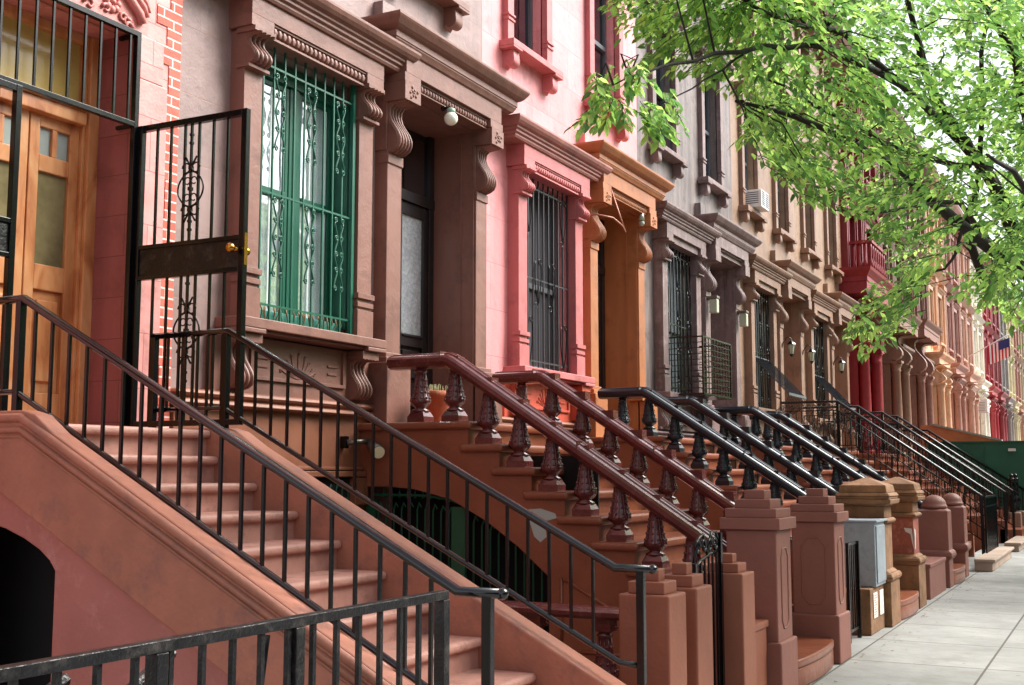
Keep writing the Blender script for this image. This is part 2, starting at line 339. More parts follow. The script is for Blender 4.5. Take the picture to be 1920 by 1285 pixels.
def window_sash(par, x0, x1, z0, z1, y, m, gm, rail=True, curtain=None, mull=False, dark=True, dp=.08):
    f = MB(); t = .055 if dp > .05 else .045; k8 = dp/.08
    f.box(x0, x0+t, y, y+dp, z0, z1); f.box(x1-t, x1, y, y+dp, z0, z1); f.box(x0+t, x1-t, y+.002, y+dp-.002, z0, z0+t*1.4); f.box(x0+t, x1-t, y+.002, y+dp-.002, z1-t*1.2, z1)
    if rail: zm = z0+(z1-z0)*rail if rail is not True else (z0+z1)/2; f.box(x0+t, x1-t, y-.012, y+.07, zm-.035, zm+.035)
    if mull: cx = (x0+x1)/2; f.box(cx-.06, cx+.06, y-.02, y+.085, z0+t*1.4, z1-t*1.2)
    f.build('sash', m, par, bevel=.006)
    MB().box(x0+t, x1-t, y+.045*k8, y+.05*k8, z0+t, z1-t).build('pane', gm, par)
    if curtain:
        c = MB(); xs = [x0+.02+(x1-x0-.04)*i/60 for i in range(61)]
        for a, b in zip(xs, xs[1:]):
            ya, yb = (y+.034+.010*math.sin(q*55)+.01*math.sin(q*23+1) for q in (a, b))
            c.add([(a, ya, z0), (b, yb, z0), (b, yb, z1), (a, ya, z1)], [(0, 1, 2, 3)], True)
        c.build('curtain', curtain, par, fix=False)
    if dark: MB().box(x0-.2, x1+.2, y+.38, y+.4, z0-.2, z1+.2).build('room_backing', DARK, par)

def beads(m, x0, x1, y, z, r, n):
    for i in range(n):
        x = x0+(x1-x0)*(i+.5)/n; m.ball((x, y, z), r, .75*(x1-x0)/n/r/1.3, 1, 1.25, 6, 4)

def ground_window(par, B, c, fancy=True, near=True, curtain=None, sashm=None, cap=None):
    """parlour window: pilasters with consoles, frieze with rope moulding, returned cornice, sill, carved apron"""
    w = MB(); T = c['trim']
    for a, b in ((.66, .89), (2.32, 2.55)):
        w.box(B+a, B+b, 6.32, YW+.02, 3.0, 5.44)
        w.box(B+a-.02, B+b+.02, 6.29, 6.4, 3.38, 3.43); w.box(B+a-.015, B+b+.015, 6.30, 6.4, 3.30, 3.345); w.box(B+a-.015, B+b+.015, 6.30, 6.4, 3.0, 3.27)
        fluted(w, B+a, B+b, scroll_prof(5.13, 5.40, .19, 6.36), 4 if near else 2)
        w.box(B+a-.02, B+b+.02, 6.26, 6.4, 5.10, 5.128); w.box(B+a-.02, B+b+.02, 6.20, 6.4, 5.40, 5.442)
    w.box(B+.62, B+2.58, 6.22, YW+.02, 5.545, 5.70)
    w.box(B+.62, B+.91, 6.221, YW, 5.444, 5.545); w.box(B+2.30, B+2.58, 6.221, YW, 5.444, 5.545)
    w.box(B+.91, B+2.30, 6.27, 6.44, 5.43, 5.545)
    if near:
        w.box(B+.89, B+2.32, 6.235, 6.26, 5.525, 5.543); w.box(B+.89, B+2.32, 6.25, 6.29, 5.41, 5.43)
        beads(w, B+.92, B+2.29, 6.262, 5.482, .036, 22)
    w.build('window_surround', T, par, bevel=.006)
    k = MB(); k.cornice(B+.60, B+2.60, YW, [(.27, 5.70), (.285, 5.725), (.285, 5.745), (.31, 5.76), (.31, 5.785), (.335, 5.80), (.335, 5.822), (.37, 5.84), (.395, 5.87), (.41, 5.905), (.41, 5.93), (.36, 5.945), (.0, 5.99)][0:])
    k.build('window_cornice', cap or T, par, bevel=.003)
    s = MB(); s.box(B+.55, B+2.62, 6.18, YW+.02, 2.915, 3.0); s.box(B+.55, B+.85, 6.18, YW, 2.875, 2.914); s.box(B+2.32, B+2.62, 6.18, YW, 2.875, 2.914); s.box(B+.86, B+2.31, 6.23, YW, 2.89, 2.914)
    s.build('window_sill', T, par, bevel=.008)
    a = MB(); a.box(B+.45, B+2.66, 6.40, YW+.02, 2.38, 2.875)
    for p, q in ((.60, .83), (2.30, 2.53)):
        a.box(B+p-.01, B+q+.02, 6.22, 6.42, 2.80, 2.873)
        fluted(a, B+p, B+q, scroll_prof(2.42, 2.80, .2, 6.42, .5), 4 if near else 2)
    a.box(B+.9, B+2.24, 6.375, 6.4, 2.52, 2.55); a.box(B+.9, B+.93, 6.376, 6.4, 2.55, 2.85); a.box(B+2.2, B+2.24, 6.376, 6.4, 2.55, 2.85)
    a.box(B+.5, B+2.64, 6.33, 6.42, 2.42, 2.455) if not near else None
    if near:
        cx, cz = B+1.55, 2.56
        for i in range(-4, 5):
            an = R(90-i*17); L_ = .20+.03*math.cos(i); pts = [(cx+math.cos(an)*t*L_*1.35+(.03*math.sin(t*3)*(1 if i > 0 else -1 if i < 0 else 0)), 6.396, cz+math.sin(an)*t*L_) for t in [j/7 for j in range(8)]]
            e = pts[-1]; sg = 1 if i >= 0 else -1
            pts += [(e[0]+sg*.02*math.sin(q), 6.396, e[2]+.012-.018*(1-math.cos(q))) for q in (.8, 1.6, 2.4, 3.4)]
            a.tube(pts, .006, 5)
        for x_ in (B+1.0, B+1.98):
            a.box(x_, x_+.14, 6.388, 6.4, 2.70, 2.72); a.box(x_, x_+.14, 6.389, 6.4, 2.63, 2.65)
    a.build('apron_panel', c['base'] if c['n'] == 'pink' else T, par, bevel=.004)

def bars_grille(par, x0, x1, y, z0, z1, nb, m, hz, scroll=None, name='security_grille', r=.009):
    b = MB()
    for i in range(nb):
        x = x0+(x1-x0)*i/(nb-1); b.box(x-r, x+r, y-r, y+r, z0, z1)
    for z in hz: b.box(x0, x1, y-r*.8, y+r*.8, z-r*1.1, z+r*1.1)
    g = b.build(name, m, par)
    if scroll:
        for cx in scroll:
            for zc in (3.75, 4.85):
                sc = MB()
                for sg in (-1, 1):
                    P_ = [(cx+sg*(.042+.022*math.cos(math.pi*4*q/40)), y-.012, zc-.30+.60*q/40) for q in range(41)]
                    sc.tube(P_, .0085, 6)
                    for zr in (-.30, -.15, 0, .15, .30):
                        ic = .038 if abs(zr) < .29 else .050
                        sc.tube([(cx+sg*(ic+.026*(1-k/16)*math.cos(k*.66)), y-.013, zc+zr+(.02 if zr > .2 else -.02 if zr < -.2 else 0)+.030*(1-k/16)*math.sin(k*.66)) for k in range(13)], .0075, 5)
                sc.build('scroll_ornament', m, g)
    return g

def door_hood(par, B, m, near=True, capm=None):
    """entrance: pilasters on pedestals, big scrolled consoles, frieze and heavy returned hood"""
    for a, b in ((2.81, 3.07), (4.61, 4.86)):
        w = MB()
        w.box(B+a, B+b, 6.32, YW+.02, 2.20, 4.93)
        w.box(B+a-.008, B+b+.008, 6.305, 6.44, 4.80, 4.90)
        w.box(B+a-.16 if a < 4 else B+a-.0, B+b if a < 4 else B+b+.14, 6.19, YW, 2.19, 2.80)
        w.box(B+a-.10, B+b+.0 if a < 4 else B+b+.08, 6.24, YW, 2.801, 2.86); w.box(B+a-.05, B+b+(0 if a < 4 else .05), 6.28, YW, 2.861, 2.91)
        w.box(B+a-.01, B+b+.01, 6.33, YW, 4.93, 5.60)
        w.build('door_pilaster', m, par, bevel=.008)
    for a, b in ((2.81, 3.07), (4.61, 4.86)):
        k = MB()
        fluted(k, B+a, B+b, scroll_prof(4.90, 5.42, .27, 6.40, .5), 5 if near else 3)
        k.box(B+a-.016, B+b+.016, 6.11, 6.38, 5.42, 5.61)
        if near:
            for i in range(9):
                an = i*2.4; rr = .018+.0085*i; k.ball((B+(a+b)/2+rr*math.cos(an), 6.108, 5.515+rr*.8*math.sin(an)), .018, 1, .7, 1, 6, 4)
        k.build('scroll_console', m, par, bevel=.004)
    f = MB(); f.box(B+2.83, B+4.84, 6.12, YW, 5.70, 5.90); f.box(B+2.80, B+3.10, 6.118, 6.4, 5.612, 5.70); f.box(B+4.58, B+4.87, 6.118, 6.4, 5.612, 5.70)
    f.box(B+3.10, B+4.58, 6.20, YW, 5.60, 5.70)
    f.box(B+3.07, B+4.61, 6.16, 6.2, 5.672, 5.698); f.box(B+3.07, B+4.61, 6.17, 6.2, 5.585, 5.60)
    if near: beads(f, B+3.11, B+4.57, 6.185, 5.637, .034, 26)
    f.build('frieze', m, par, bevel=.005)
    c = MB(); c.cornice(B+2.96, B+4.72, YW, [(.33, 5.88), (.37, 5.905), (.385, 5.935), (.40, 5.96), (.40, 5.972), (.41, 5.975), (.41, 6.035), (.44, 6.05), (.47, 6.075), (.51, 6.13), (.52, 6.15), (.52, 6.175), (.45, 6.19), (.0, 6.24)])
    c.build('hood_cornice', capm or m, par, bevel=.003)
    b = MB(); b.box(B+2.75, B+2.98, YW-.11, YW+.02, 6.2, 6.46); b.build('hood_block', HCcur['wall'], par, bevel=.006)
    j = MB(); j.box(B+2.9, B+3.082, 6.35, 6.96, 2.2, 5.6); j.box(B+4.592, B+4.80, 6.345, 6.96, 2.2, 5.598)
    j.box(B+3.082, B+4.592, 6.36, 6.96, 5.575, 5.66); j.box(B+4.578, B+4.593, 6.50, 6.52, 2.22, 5.574); j.box(B+3.0, B+4.7, 6.5, 6.97, 2.1, 2.214)
    j.build('porch_reveal', m, par)

def front_door(par, B, m, glassm=None, z1=5.58, arch=False):
    d = MB(); x0, x1 = B+3.082, B+4.592; y = 6.88; z1 -= .01; cx = (x0+x1)/2
    d.box(x0, x1, y+.04, y+.1, 2.2, z1)
    d.box(x0, x0+.1, y-.02, y+.05, 2.2, z1); d.box(x1-.1, x1, y-.02, y+.05, 2.2, z1); d.box(x0, x1, y-.03, y+.05, 4.72, 4.84)
    d.box(cx-.03, cx+.03, y-.01, y+.05, 2.2, 4.72)
    dr = d.build('front_door', m, par, bevel=.005)
    for s_, a, b in ((0, x0+.1, cx-.03), (1, cx+.03, x1-.1)):
        p = MB(); w = .09
        p.box(a, a+w, y, y+.04, 2.25, 4.72); p.box(b-w, b, y, y+.04, 2.25, 4.72)
        for za, zb in ((2.25, 2.40), (2.78, 2.86), (3.12, 3.26), (4.58, 4.72)): p.box(a+w, b-w, y+.001, y+.04, za, zb)
        p.box(a+w+.05, b-w-.05, y+.01, y+.04, 2.46, 2.72); p.box(a+w+.05, b-w-.05, y+.01, y+.04, 2.9, 3.08)
        p.box(a+w+.02, b-w-.02, y-.015, y+.03, 3.225, 3.25)
        p.build('door_leaf', m, dr, bevel=.006)
        MB().box(a+w, b-w, y+.02, y+.025, 3.26, 4.58).build('door_pane', glassm or (SGLASS if B == BX[1] else GLASS), dr)
        if B == BX[1]: MB().box(a+w, b-w, y+.03, y+.036, 3.26, 4.58).build('lace_curtain', LACE, dr)
    MB().box(x0+.1, x1-.1, y+.02, y+.035, 4.84, z1-.08).build('transom_pane', DGLASS, dr)

def upper_window(par, cx, z0, c, h=2.15, drop=True, name='upper_window'):
    w = MB(); T = c['trim'] if c['n'] != 'pink' else c['trim']; hw = .47
    for s_ in (-1, 1):
        a = cx+s_*(hw+.08); w.box(a-.08, a+.08, YW-.08, YW+.02, z0, z0+h)
        w.box(a-.095, a+.095, YW-.10, YW, z0+.34, z0+.37); w.box(a-.09, a+.09, YW-.095, YW, z0+.28, z0+.31)
    w.box(cx-hw-.18, cx+hw+.18, YW-.12, YW+.02, z0+h, z0+h+.16)
    o = w.build(name, T, par, bevel=.006)
    MB().cornice(cx-hw-.16, cx+hw+.16, YW, [(.12, z0+h+.16), (.16, z0+h+.19), (.17, z0+h+.22), (.23, z0+h+.27), (.25, z0+h+.31), (0, z0+h+.36)]).build('lintel', T, o)
    s = MB(); s.box(cx-hw-.24, cx+hw+.24, YW-.20, YW+.02, z0-.08, z0)
    s.box(cx-hw-.24, cx-hw-.0, YW-.20, YW, z0-.11, z0-.081); s.box(cx+hw, cx+hw+.24, YW-.20, YW, z0-.11, z0-.081)
    if drop:
        for s_ in (-1, 1):
            a = cx+s_*(hw+.08); s.ext('x', a-.08, a+.08, [(YW+.01, z0-.11), (YW-.15, z0-.11)]+[(YW-.09-.07*math.cos(t), z0-.24-.07*math.sin(t)) for t in (0, .5, 1, 1.57, 2.1, 2.6)]+[(YW+.01, z0-.33)], True)
    s.build('sill', T, o, bevel=.006)
    window_sash(o, cx-hw, cx+hw, z0, z0+h, YW+.13, plain('grey_sash', (84, 88, 94), .5), DGLASS, dark=False)
    MB().box(cx-hw-.15, cx+hw+.15, YW+.36, YW+.38, z0-.1, z0+h+.1).build('blind', random.choice(BLINDS), o)
BLINDS = [plain('dim_blind', (96, 96, 100), .9), plain('pale_blind', (160, 164, 160), .9), plain('dark_blind_backing', (60, 60, 66), .9)]

# ------------------------------------------------------------------ houses 1 to 5 (brownstones of one builder)
LBL = {1: 'light brown stucco row house with green window bars and globe lamp over its door',
       2: 'salmon pink row house with ochre door surround',
       3: 'weathered grey brown row house with mottled stucco and two box lamps by the door',
       4: 'tan row house just beyond the mottled grey brown house',
       5: 'sand coloured row house directly before the bright red house'}
def top_cornice(par, x0, x1, z, m):
    c = MB(); c.cornice(x0+.0, x1-.0, YW, [(.0, z-.9), (.12, z-.88), (.14, z-.5), (.3, z-.42), (.5, z-.3), (.6, z-.15), (.66, z-.02), (.0, z+.06)])
    n = int((x1-x0)/.9)
    for i in range(n+1):
        x = x0+.15+(x1-x0-.3)*i/n; c.ext('x', x-.07, x+.07, scroll_prof(z-.95, z-.28, .5, YW, .5))
    c.build('roof_cornice', m, par)
houses = {}
for k in (1, 2, 3, 4, 5):
    B = BX[k]; c = HC[k]; HCcur = c
    h = thing('row_house', LBL[k], 'house', (B, YW, 0), 'row houses along the street'); houses[k] = h
    ops = [(B+.90, B+2.31, 3.0, 5.43), (B+3.07, B+4.61, 2.2, 5.585)]
    ups = [(cx, z0) for z0 in (6.97, 10.3) for cx in (B+1.15, B+3.65)]
    for cx, z0 in ups: ops.append((cx-.47, cx+.47, z0, z0+(2.15 if z0 < 9 else 1.9)))
    eps = .003
    wall_grid(B+eps, B+5-eps, -.95, 13, YW, ops).build('wall', c['wall'], h, fix=False)
    ground_window(h, B, c, near=k <= 2, cap=c.get('cap'))
    b = MB(); b.box(B+.03, B+2.64, 6.385, YW+.02, -.9, 2.27)
    b.cornice(B+.16, B+2.52, YW, [(.085, 2.262), (.15, 2.268), (.165, 2.285), (.15, 2.31), (.10, 2.325), (.10, 2.335), (.13, 2.345), (.145, 2.362), (.13, 2.385), (.07, 2.40)])
    b.build('base_wall', c['base'] if k != 2 else HC[1]['base'], h, bevel=.004)
    if k == 1:
        bw = MB(); bw.box(B+.9, B+2.35, 6.37, 6.384, .9, 1.70).build('basement_shade_panel', DARK, h)  # flat dark panel painted for the shaded window recess
        MB().box(B+.8, B+2.5, 6.31, 6.384, 1.71, 1.76).box(B+.84, B+2.46, 6.33, 6.384, 1.77, 1.80).box(B+2.32, B+2.52, 6.3, 6.384, 1.45, 1.70).build('basement_lintel', c['base'], h, bevel=.006)
        bg_ = MB()
        for i in range(15): bg_.tube([(B+.95+i*.095, 6.36, .9), (B+.95+i*.095, 6.36, 1.58), (B+.97+i*.095, 6.36, 1.64), (B+1.0+i*.095, 6.36, 1.6)], .008, 5)
        bg_.box(B+.9, B+2.3, 6.355, 6.365, 1.5, 1.52); bg_.build('basement_grille', DKGREEN, h)
    door_hood(h, B, c.get('door', c['trim']), near=k <= 2)
    front_door(h, B, {1: DKDOOR, 2: DKDOOR, 3: BRDOOR}.get(k, WOOD))
    wn = MB(); wn.box(B+.88, B+.93, YW+.05, YW+.2, 3.0, 5.43); wn = wn.build('parlour_window', c['trim'] if k > 1 else GREENIRON, h)
    if k == 1:
        x0, x1 = B+.93, B+2.31
        f = MB(); f.box(x0, x1, 6.565, 6.66, 5.24, 5.42); f.box(x0+.68, x0+.82, 6.59, 6.64, 3.0, 5.24); f.box(x0, x1, 6.55, 6.6, 3.0, 3.08); f.box(x1-.03, x1-.005, 6.42, 6.66, 3.08, 5.24)
        f.box(x0+.73, x0+.79, 6.575, 6.59, 3.08, 5.24)
        f.build('casement_frame', GREENIRON, wn, bevel=.006)
        window_sash(wn, x0, x0+.68, 3.08, 5.24, 6.60, GREENIRON, SGLASS, .53, CURT, dark=False, dp=.03)
        window_sash(wn, x0+.82, x1-.05, 3.08, 5.24, 6.60, GREENIRON, SGLASS, .53, CURT, dark=False, dp=.03)
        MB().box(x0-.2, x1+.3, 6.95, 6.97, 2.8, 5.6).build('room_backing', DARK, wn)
        bars_grille(wn, x0+.03, x1-.05, 6.37, 3.02, 5.42, 10, GREENIRON, (3.16, 4.13, 5.24), (x0+.255, x0+.70, x0+1.14), r=.0078)
        gf = MB(); gf.box(x1-.055, x1-.015, 6.345, 6.385, 3.0, 5.43); gf.build('grille_post', GREENIRON, wn)
    else:
        window_sash(wn, B+.93, B+2.31, 3.02, 5.43, YW+.12, plain('grey_sash', (84, 88, 94), .5), GLASS, .45, plain('grey_roller_blind', (112, 118, 122), .9) if k > 2 else plain('dark_blind_backing', (60, 60, 66), .9), dark=True)  # pink house: dark sheet stands in for the dim room behind the glass
        nb = {2: 10, 3: 9, 4: 9, 5: 9}[k]
        gm = {2: plain('grey_iron', (64, 64, 68), .4, .3)}.get(k, IRON)
        g = bars_grille(wn, B+.96, B+2.27, 6.42, 3.02, 5.42, nb, gm, (3.12, 4.15, 5.30), None, r=.009)
        for j, (xx, zz) in enumerate([(B+1.35, 4.1), (B+1.75, 4.1), (B+1.1, 3.35), (B+2.1, 3.35), (B+1.1, 5.0), (B+2.1, 5.0)] if k == 2 else [(B+x_, z_) for x_ in (1.05, 1.62, 2.15) for z_ in (3.5, 4.0, 4.5, 5.0)]):
            sc = MB()
            for sg in (-1, 1):
                sc.tube([(xx+sg*(.09*math.sin(t*2.2)), 6.40, zz-.28+.56*t) for t in [q/12 for q in range(13)]], .007, 5)
                sc.tube([(xx+sg*(.05+.035*math.cos(a)), 6.40, zz+.28*sg+.035*math.sin(a)) for a in [q*.6 for q in range(9)]], .006, 5)
            sc.build('scroll_ornament', IRON if k == 2 else gm, g)
    for cx, z0 in ups: upper_window(h, cx, z0, c, 2.15 if z0 < 9 else 1.9)
    top_cornice(h, B, B+5, 13.3, c['trim'])

# ------------------------------------------------------------------ house 0: rose house with the orange wooden door
c = HC[0]; B = BX[0]
h0 = thing('row_house', 'rose pink house with varnished orange double door and strip of red brick', 'house', (B, YW, 0), 'row houses along the street')
DX0, DX1 = 4.15, 6.10
wall_grid(B+.003, 6.697, -.95, 13, 6.40, [(DX0, DX1, 2.03, 4.95), (2.0, 3.3, 3.0, 5.4)], depth=.30).build('wall', c['wall'], h0, fix=False)
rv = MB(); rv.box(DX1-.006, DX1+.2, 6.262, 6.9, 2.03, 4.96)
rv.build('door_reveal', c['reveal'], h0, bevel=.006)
for xa_, xb_ in ((DX1+.0, DX1+.32), (DX0-.32, DX0+.0)):
    MB().box(xa_, xb_, 6.25, 6.399, 2.03, 4.62).box(xa_, xb_-.05 if xa_ > 5 else xb_, 6.25, 6.399, 4.62, 4.95).build('door_quoin', c['wall'], h0, bevel=.008)
hd = MB(); hd.box(DX0-.30, DX1+.12, 6.27, 6.42, 4.95, 5.5); hd.build('carved_head', c['trim'], h0, bevel=.006)
cv = MB()                                       # carved foliage and rosette above the door, hood moulding round it
def curl(m, x, z, r, n=9, s_=1, y=6.262, t=.016):
    m.tube([(x+s_*r*(1-i/n*.75)*math.cos(i*.72), y, z+r*(1-i/n*.75)*math.sin(i*.72)) for i in range(n)], [t*(1-.5*i/n) for i in range(n)], 6)
for i in range(8): cv.ball((5.86+.055*math.cos(i*.785), 6.265, 5.10+.055*math.sin(i*.785)), .03, 1, .8, 1, 7, 5)
cv.ball((5.86, 6.255, 5.10), .022)
for i in range(26):
    x = 4.2+i*.066; 
    if abs(x-5.86) < .1: x += .02
    curl(cv, x, 5.03+.05*math.sin(i*1.7)+(.16 if i % 2 else 0)+max(0, 5.5-x)*.0, .05+.015*math.sin(i), s_=1 if i % 2 else -1)
for x, z in ((5.96, 5.02), (6.0, 5.0), (6.02, 4.97)): curl(cv, x, z, .04)
cv.build('carved_foliage', c['trim'], h0)
hm = MB(); hm.sweep([(0, 0, 0), (0, .01, 0)], [(0, 0), (.01, 0), (.01, .01)]) if False else None
pts = [(6.14, 5.03), (6.11, 5.10), (5.9, 5.26), (5.6, 5.42), (5.12, 5.5), (4.6, 5.42), (4.3, 5.26), (4.1, 5.1)]
for off, r_ in ((0, .035), (.06, .028), (.105, .018)): hm.tube([(x+(off if x > 5.1 else -off)*.6, 6.25, z+off) for x, z in pts], r_, 8)
hm.build('hood_mould', c['trim'], h0)
bk = MB()                                       # toothed strip of bare brick beside the joint with the brown house
z = -.9; i = 0
while z < 12.9:
    hgt = .075*random.choice((2, 3, 4)); w = random.choice((.11, .13, .24, .26)) if i % 2 else random.choice((.12, .15))
    bk.box(6.694-w, 6.694, 6.392, 6.41, z, z+hgt-.0005); z += hgt; i += 1
bk.build('brick_strip', BRICK, h0)
# orange double door with transom
YD = 6.66
df = MB(); df.box(DX1-.10, DX1, YD-.06, YD+.1, 2.03, 4.95); df.box(DX1-.13, DX1-.10, YD-.03, YD+.1, 2.03, 4.95); df.box(DX0, DX0+.10, YD-.06, YD+.1, 2.03, 4.95)
df.box(DX0+.1, DX1-.13, YD-.03, YD+.08, 4.88, 4.95); df.box(DX0+.1, DX1-.13, YD-.07, YD+.08, 4.26, 4.36); df.box(DX0+.1, DX1-.13, YD-.10, YD+.06, 4.36, 4.385)
dd = df.build('front_door', WOOD, h0, bevel=.008)
MB().box(DX0+.1, DX1-.13, YD+.03, YD+.04, 4.385, 4.88).build('transom_pane', mat('amber_glass', (190, 168, 96), .12, var=.15, bump=.02), dd)  # flat amber colour for the transom pane
MX = 5.53
MB().box(4.98, 5.08, YD-.05, YD+.09, 2.03, 4.26).build('mullion', WOOD, dd, bevel=.006)
for a, b in ((MX+.006, DX1-.13), (5.08, MX-.006), (DX0+.10, 4.98)):
    p = MB(); w = .085; p.box(a, a+w, YD, YD+.05, 2.06, 4.26); p.box(b-w, b, YD, YD+.05, 2.06, 4.26)
    for za, zb in ((2.06, 2.30), (3.02, 3.20), (3.86, 3.98), (4.18, 4.26)): p.box(a+w, b-w, YD+.001, YD+.05, za, zb)
    p.box(a+w, b-w, YD+.03, YD+.05, 2.30, 3.02); p.box(a+w+.04, b-w-.04, YD+.008, YD+.04, 2.38, 2.95)
    iw = (b-a-2*w)
    for q in ((1,) if b > 5 else (1, 2)): p.box(a+w+iw*q/(2 if b > 5 else 3)-.022, a+w+iw*q/(2 if b > 5 else 3)+.022, YD+.002, YD+.05, 3.98, 4.18)
    p.build('door_leaf', WOOD, dd, bevel=.006)
    MB().box(a+w, b-w, YD+.028, YD+.036, 3.20, 3.86).build('door_pane', mat('obscured_olive_glass', (128, 118, 84), .16, var=.25, scale=2.5, bump=.02), dd)
    MB().box(a+w, b-w, YD+.028, YD+.036, 3.98, 4.18).build('door_pane', mat('frosted_glass', (150, 160, 155), .3, var=.1, bump=.05), dd)
MB().box(DX0, DX1, YD+.2, YD+.22, 2.0, 5.0).build('hall_backing', mat('olive_hall', (92, 88, 58), .9), h0)
top_cornice(h0, B, 6.69, 13.3, c['trim'])

# security grille and open gate in front of the orange door
YG = 6.22
gr = thing('door_grille', 'black iron security grille and half gate over the orange door', 'grille', (5.1, YG, 2.05))
f = MB(); f.box(4.08, 6.09, YG-.02, YG+.02, 4.90, 4.94); f.box(4.08, 6.09, YG-.02, YG+.02, 4.225, 4.262); f.box(6.05, 6.09, YG-.021, YG+.021, 2.05, 4.90); f.box(4.08, 4.12, YG-.021, YG+.021, 2.05, 4.90)
f.box(6.06, 6.085, YG, YG+.18, 4.905, 4.935); f.box(6.06, 6.085, YG, YG+.18, 4.23, 4.257)
f.build('grille_frame', IRON, gr, bevel=.003)
b = MB()
for i in range(14): x = 4.22+i*.137; b.box(x-.008, x+.008, YG-.008, YG+.008, 4.262, 4.90)
b.build('grille_bars', IRON, gr)
def gate_leaf(parent_label, name, x0, x1, orn=True):
    """gate leaf lying in the plane y=0 between x0 and x1 in its own frame"""
    o = thing(name, parent_label, 'gate')
    f = MB(); t = .022
    f.box(x0, x0+.045, -t, t, 0, 2.17); f.box(x1-.045, x1, -t, t, 0, 2.17); f.box(x0+.045, x1-.045, -t+.001, t-.001, 2.125, 2.169); f.box(x0+.045, x1-.045, -t+.001, t-.001, .0, .04)
    f.box(x0+.045, x1-.045, -t+.001, t-.001, 1.04, 1.07); f.box(x0+.045, x1-.045, -t+.001, t-.001, 1.26, 1.29); f.build('gate_frame', IRON, o, bevel=.003)
    MB().box(x0+.045, x1-.045, -.006, .006, 1.07, 1.26).build('lock_panel', RUSTIRON, o)
    n = 6 if orn else 5
    for i in range(1, n+1):
        x = x0+.045+(x1-x0-.09)*i/(n+1)
        MB().box(x-.008, x+.008, -.008, .008, .04, 1.04).box(x-.008, x+.008, -.008, .008, 1.29, 2.125).build('gate_bar', IRON, o)
    return o
gt = gate_leaf('open black iron gate leaf with scrollwork and brass knob', 'iron_gate', 0, .99)
cx = .49
for zc in (.66, 1.66):
    s_ = MB()
    for sg in (-1, 1):
        s_.tube([(cx+sg*.115*math.sin(math.pi*t)**.6, 0, zc-.13+.26*t) for t in [q/14 for q in range(15)]], .0065, 6)
        for zz in (-.19, .19):
            s_.tube([(cx+sg*(.045+.035*math.cos(a)), 0, zc+zz*.8+.035*math.sin(a)) for a in [q*.6 for q in range(10)]], .006, 6)
            s_.tube([(cx, 0, zc+zz*.85), (cx+sg*.03, 0, zc+zz*1.05), (cx+sg*.05, 0, zc+zz*1.22)], .007, 6)
        for zz in (-.06, .06): s_.tube([(cx+sg*(.03+.025*math.cos(a)), 0, zc+zz+.025*math.sin(a)) for a in [q*.6 for q in range(10)]], .005, 6)
    for zz in (-.15, 0, .15): s_.box(cx-.014, cx+.014, -.014, .014, zc+zz-.012, zc+zz+.012)
    s_.build('scroll_ornament', IRON, gt)
tw = MB(); tw.box(cx-.008, cx+.008, -.008, .008, .04, 1.04); tw.box(cx-.008, cx+.008, -.008, .008, 1.29, 2.125)
for z_ in (.30, .36, .98, 1.36, 1.42, 1.98, 2.04): tw.box(cx-.012, cx+.012, -.012, .012, z_, z_+.018)
tw.build('centre_bar', IRON, gt)
BRASS = mat('brass', (190, 140, 60), .25, var=.1, bump=.02, metal=1)
kn = MB(); kn.tube([(.93, .02, 1.19), (.93, -.05, 1.19)], [.022, .014], 10); kn.ball((.93, -.085, 1.19), .034); kn.tube([(.93, -.02, 1.19), (.93, .06, 1.19)], .014, 8); kn.ball((.93, .08, 1.19), .03)
kn.build('knob', BRASS, gt); MB().box(.99, .996, -.016, .016, 1.08, 1.30).build('lock_plate', BRASS, gt)
gt.location = (6.105, YG-.02, 2.065); gt.rotation_euler = (0, 0, R(-89))
g2 = gate_leaf('closed left leaf of the black gate before the orange door', 'iron_gate', 0, .95); g2.location = (4.13, YG, 2.065)

# ------------------------------------------------------------------ stoop A (rose) and its iron railings
def stepA(j): return 2.03-.174*j, (5.38 if j == 0 else 5.64-.334*j)      # tread height, nosing y ; j=0 landing
sa = thing('stoop', 'rose painted front steps with sloping side walls up to the orange door', 'stoop', (5.3, 4, 0))
for j in range(0, 12):
    z, y = stepA(j); y1 = 6.3 if j == 0 else y+.40
    s_ = MB(); s_.box(4.46, 6.03, y, y1, z-.055, z); s_.build('tread', STEPA, sa, bevel=.024, seg=4)
    r_ = MB(); r_.box(4.46, 6.03, y+.045, (6.3 if j == 0 else y+.42), z-.235, z-.056); r_.build('riser', STEPA, sa)
SLA = .174/.334
def cheek(x0, x1, m, low, outer):
    def top(y): return 2.0-SLA*(5.28-y)
    outl = [(6.38, -.9), (6.38, 2.045), (5.32, 2.045), (5.22, 2.02), (5.06, 1.92), (1.98, top(1.98)+.02), (1.90, .25), (1.90, -.9)]
    c_ = MB().ext('x', x0, x1, outl); c_.build('side_wall', m, sa, bevel=.012)
    mo = MB(); xo = x0 if outer else x1; d = -.02 if outer else .02
    path = [(xo, 6.36, 2.045), (xo, 5.32, 2.045), (xo, 5.10, 1.93), (xo, 1.98, top(1.98)+.01)]
    for dz, r_ in ((-.035, .022), (-.085, .016)): mo.tube([(xo+d*.3, y, z+dz) for _, y, z in path], r_, 8)
    mo.build('string_moulding', m, sa)
cheek(6.03, 6.23, CHEEKA, None, False)
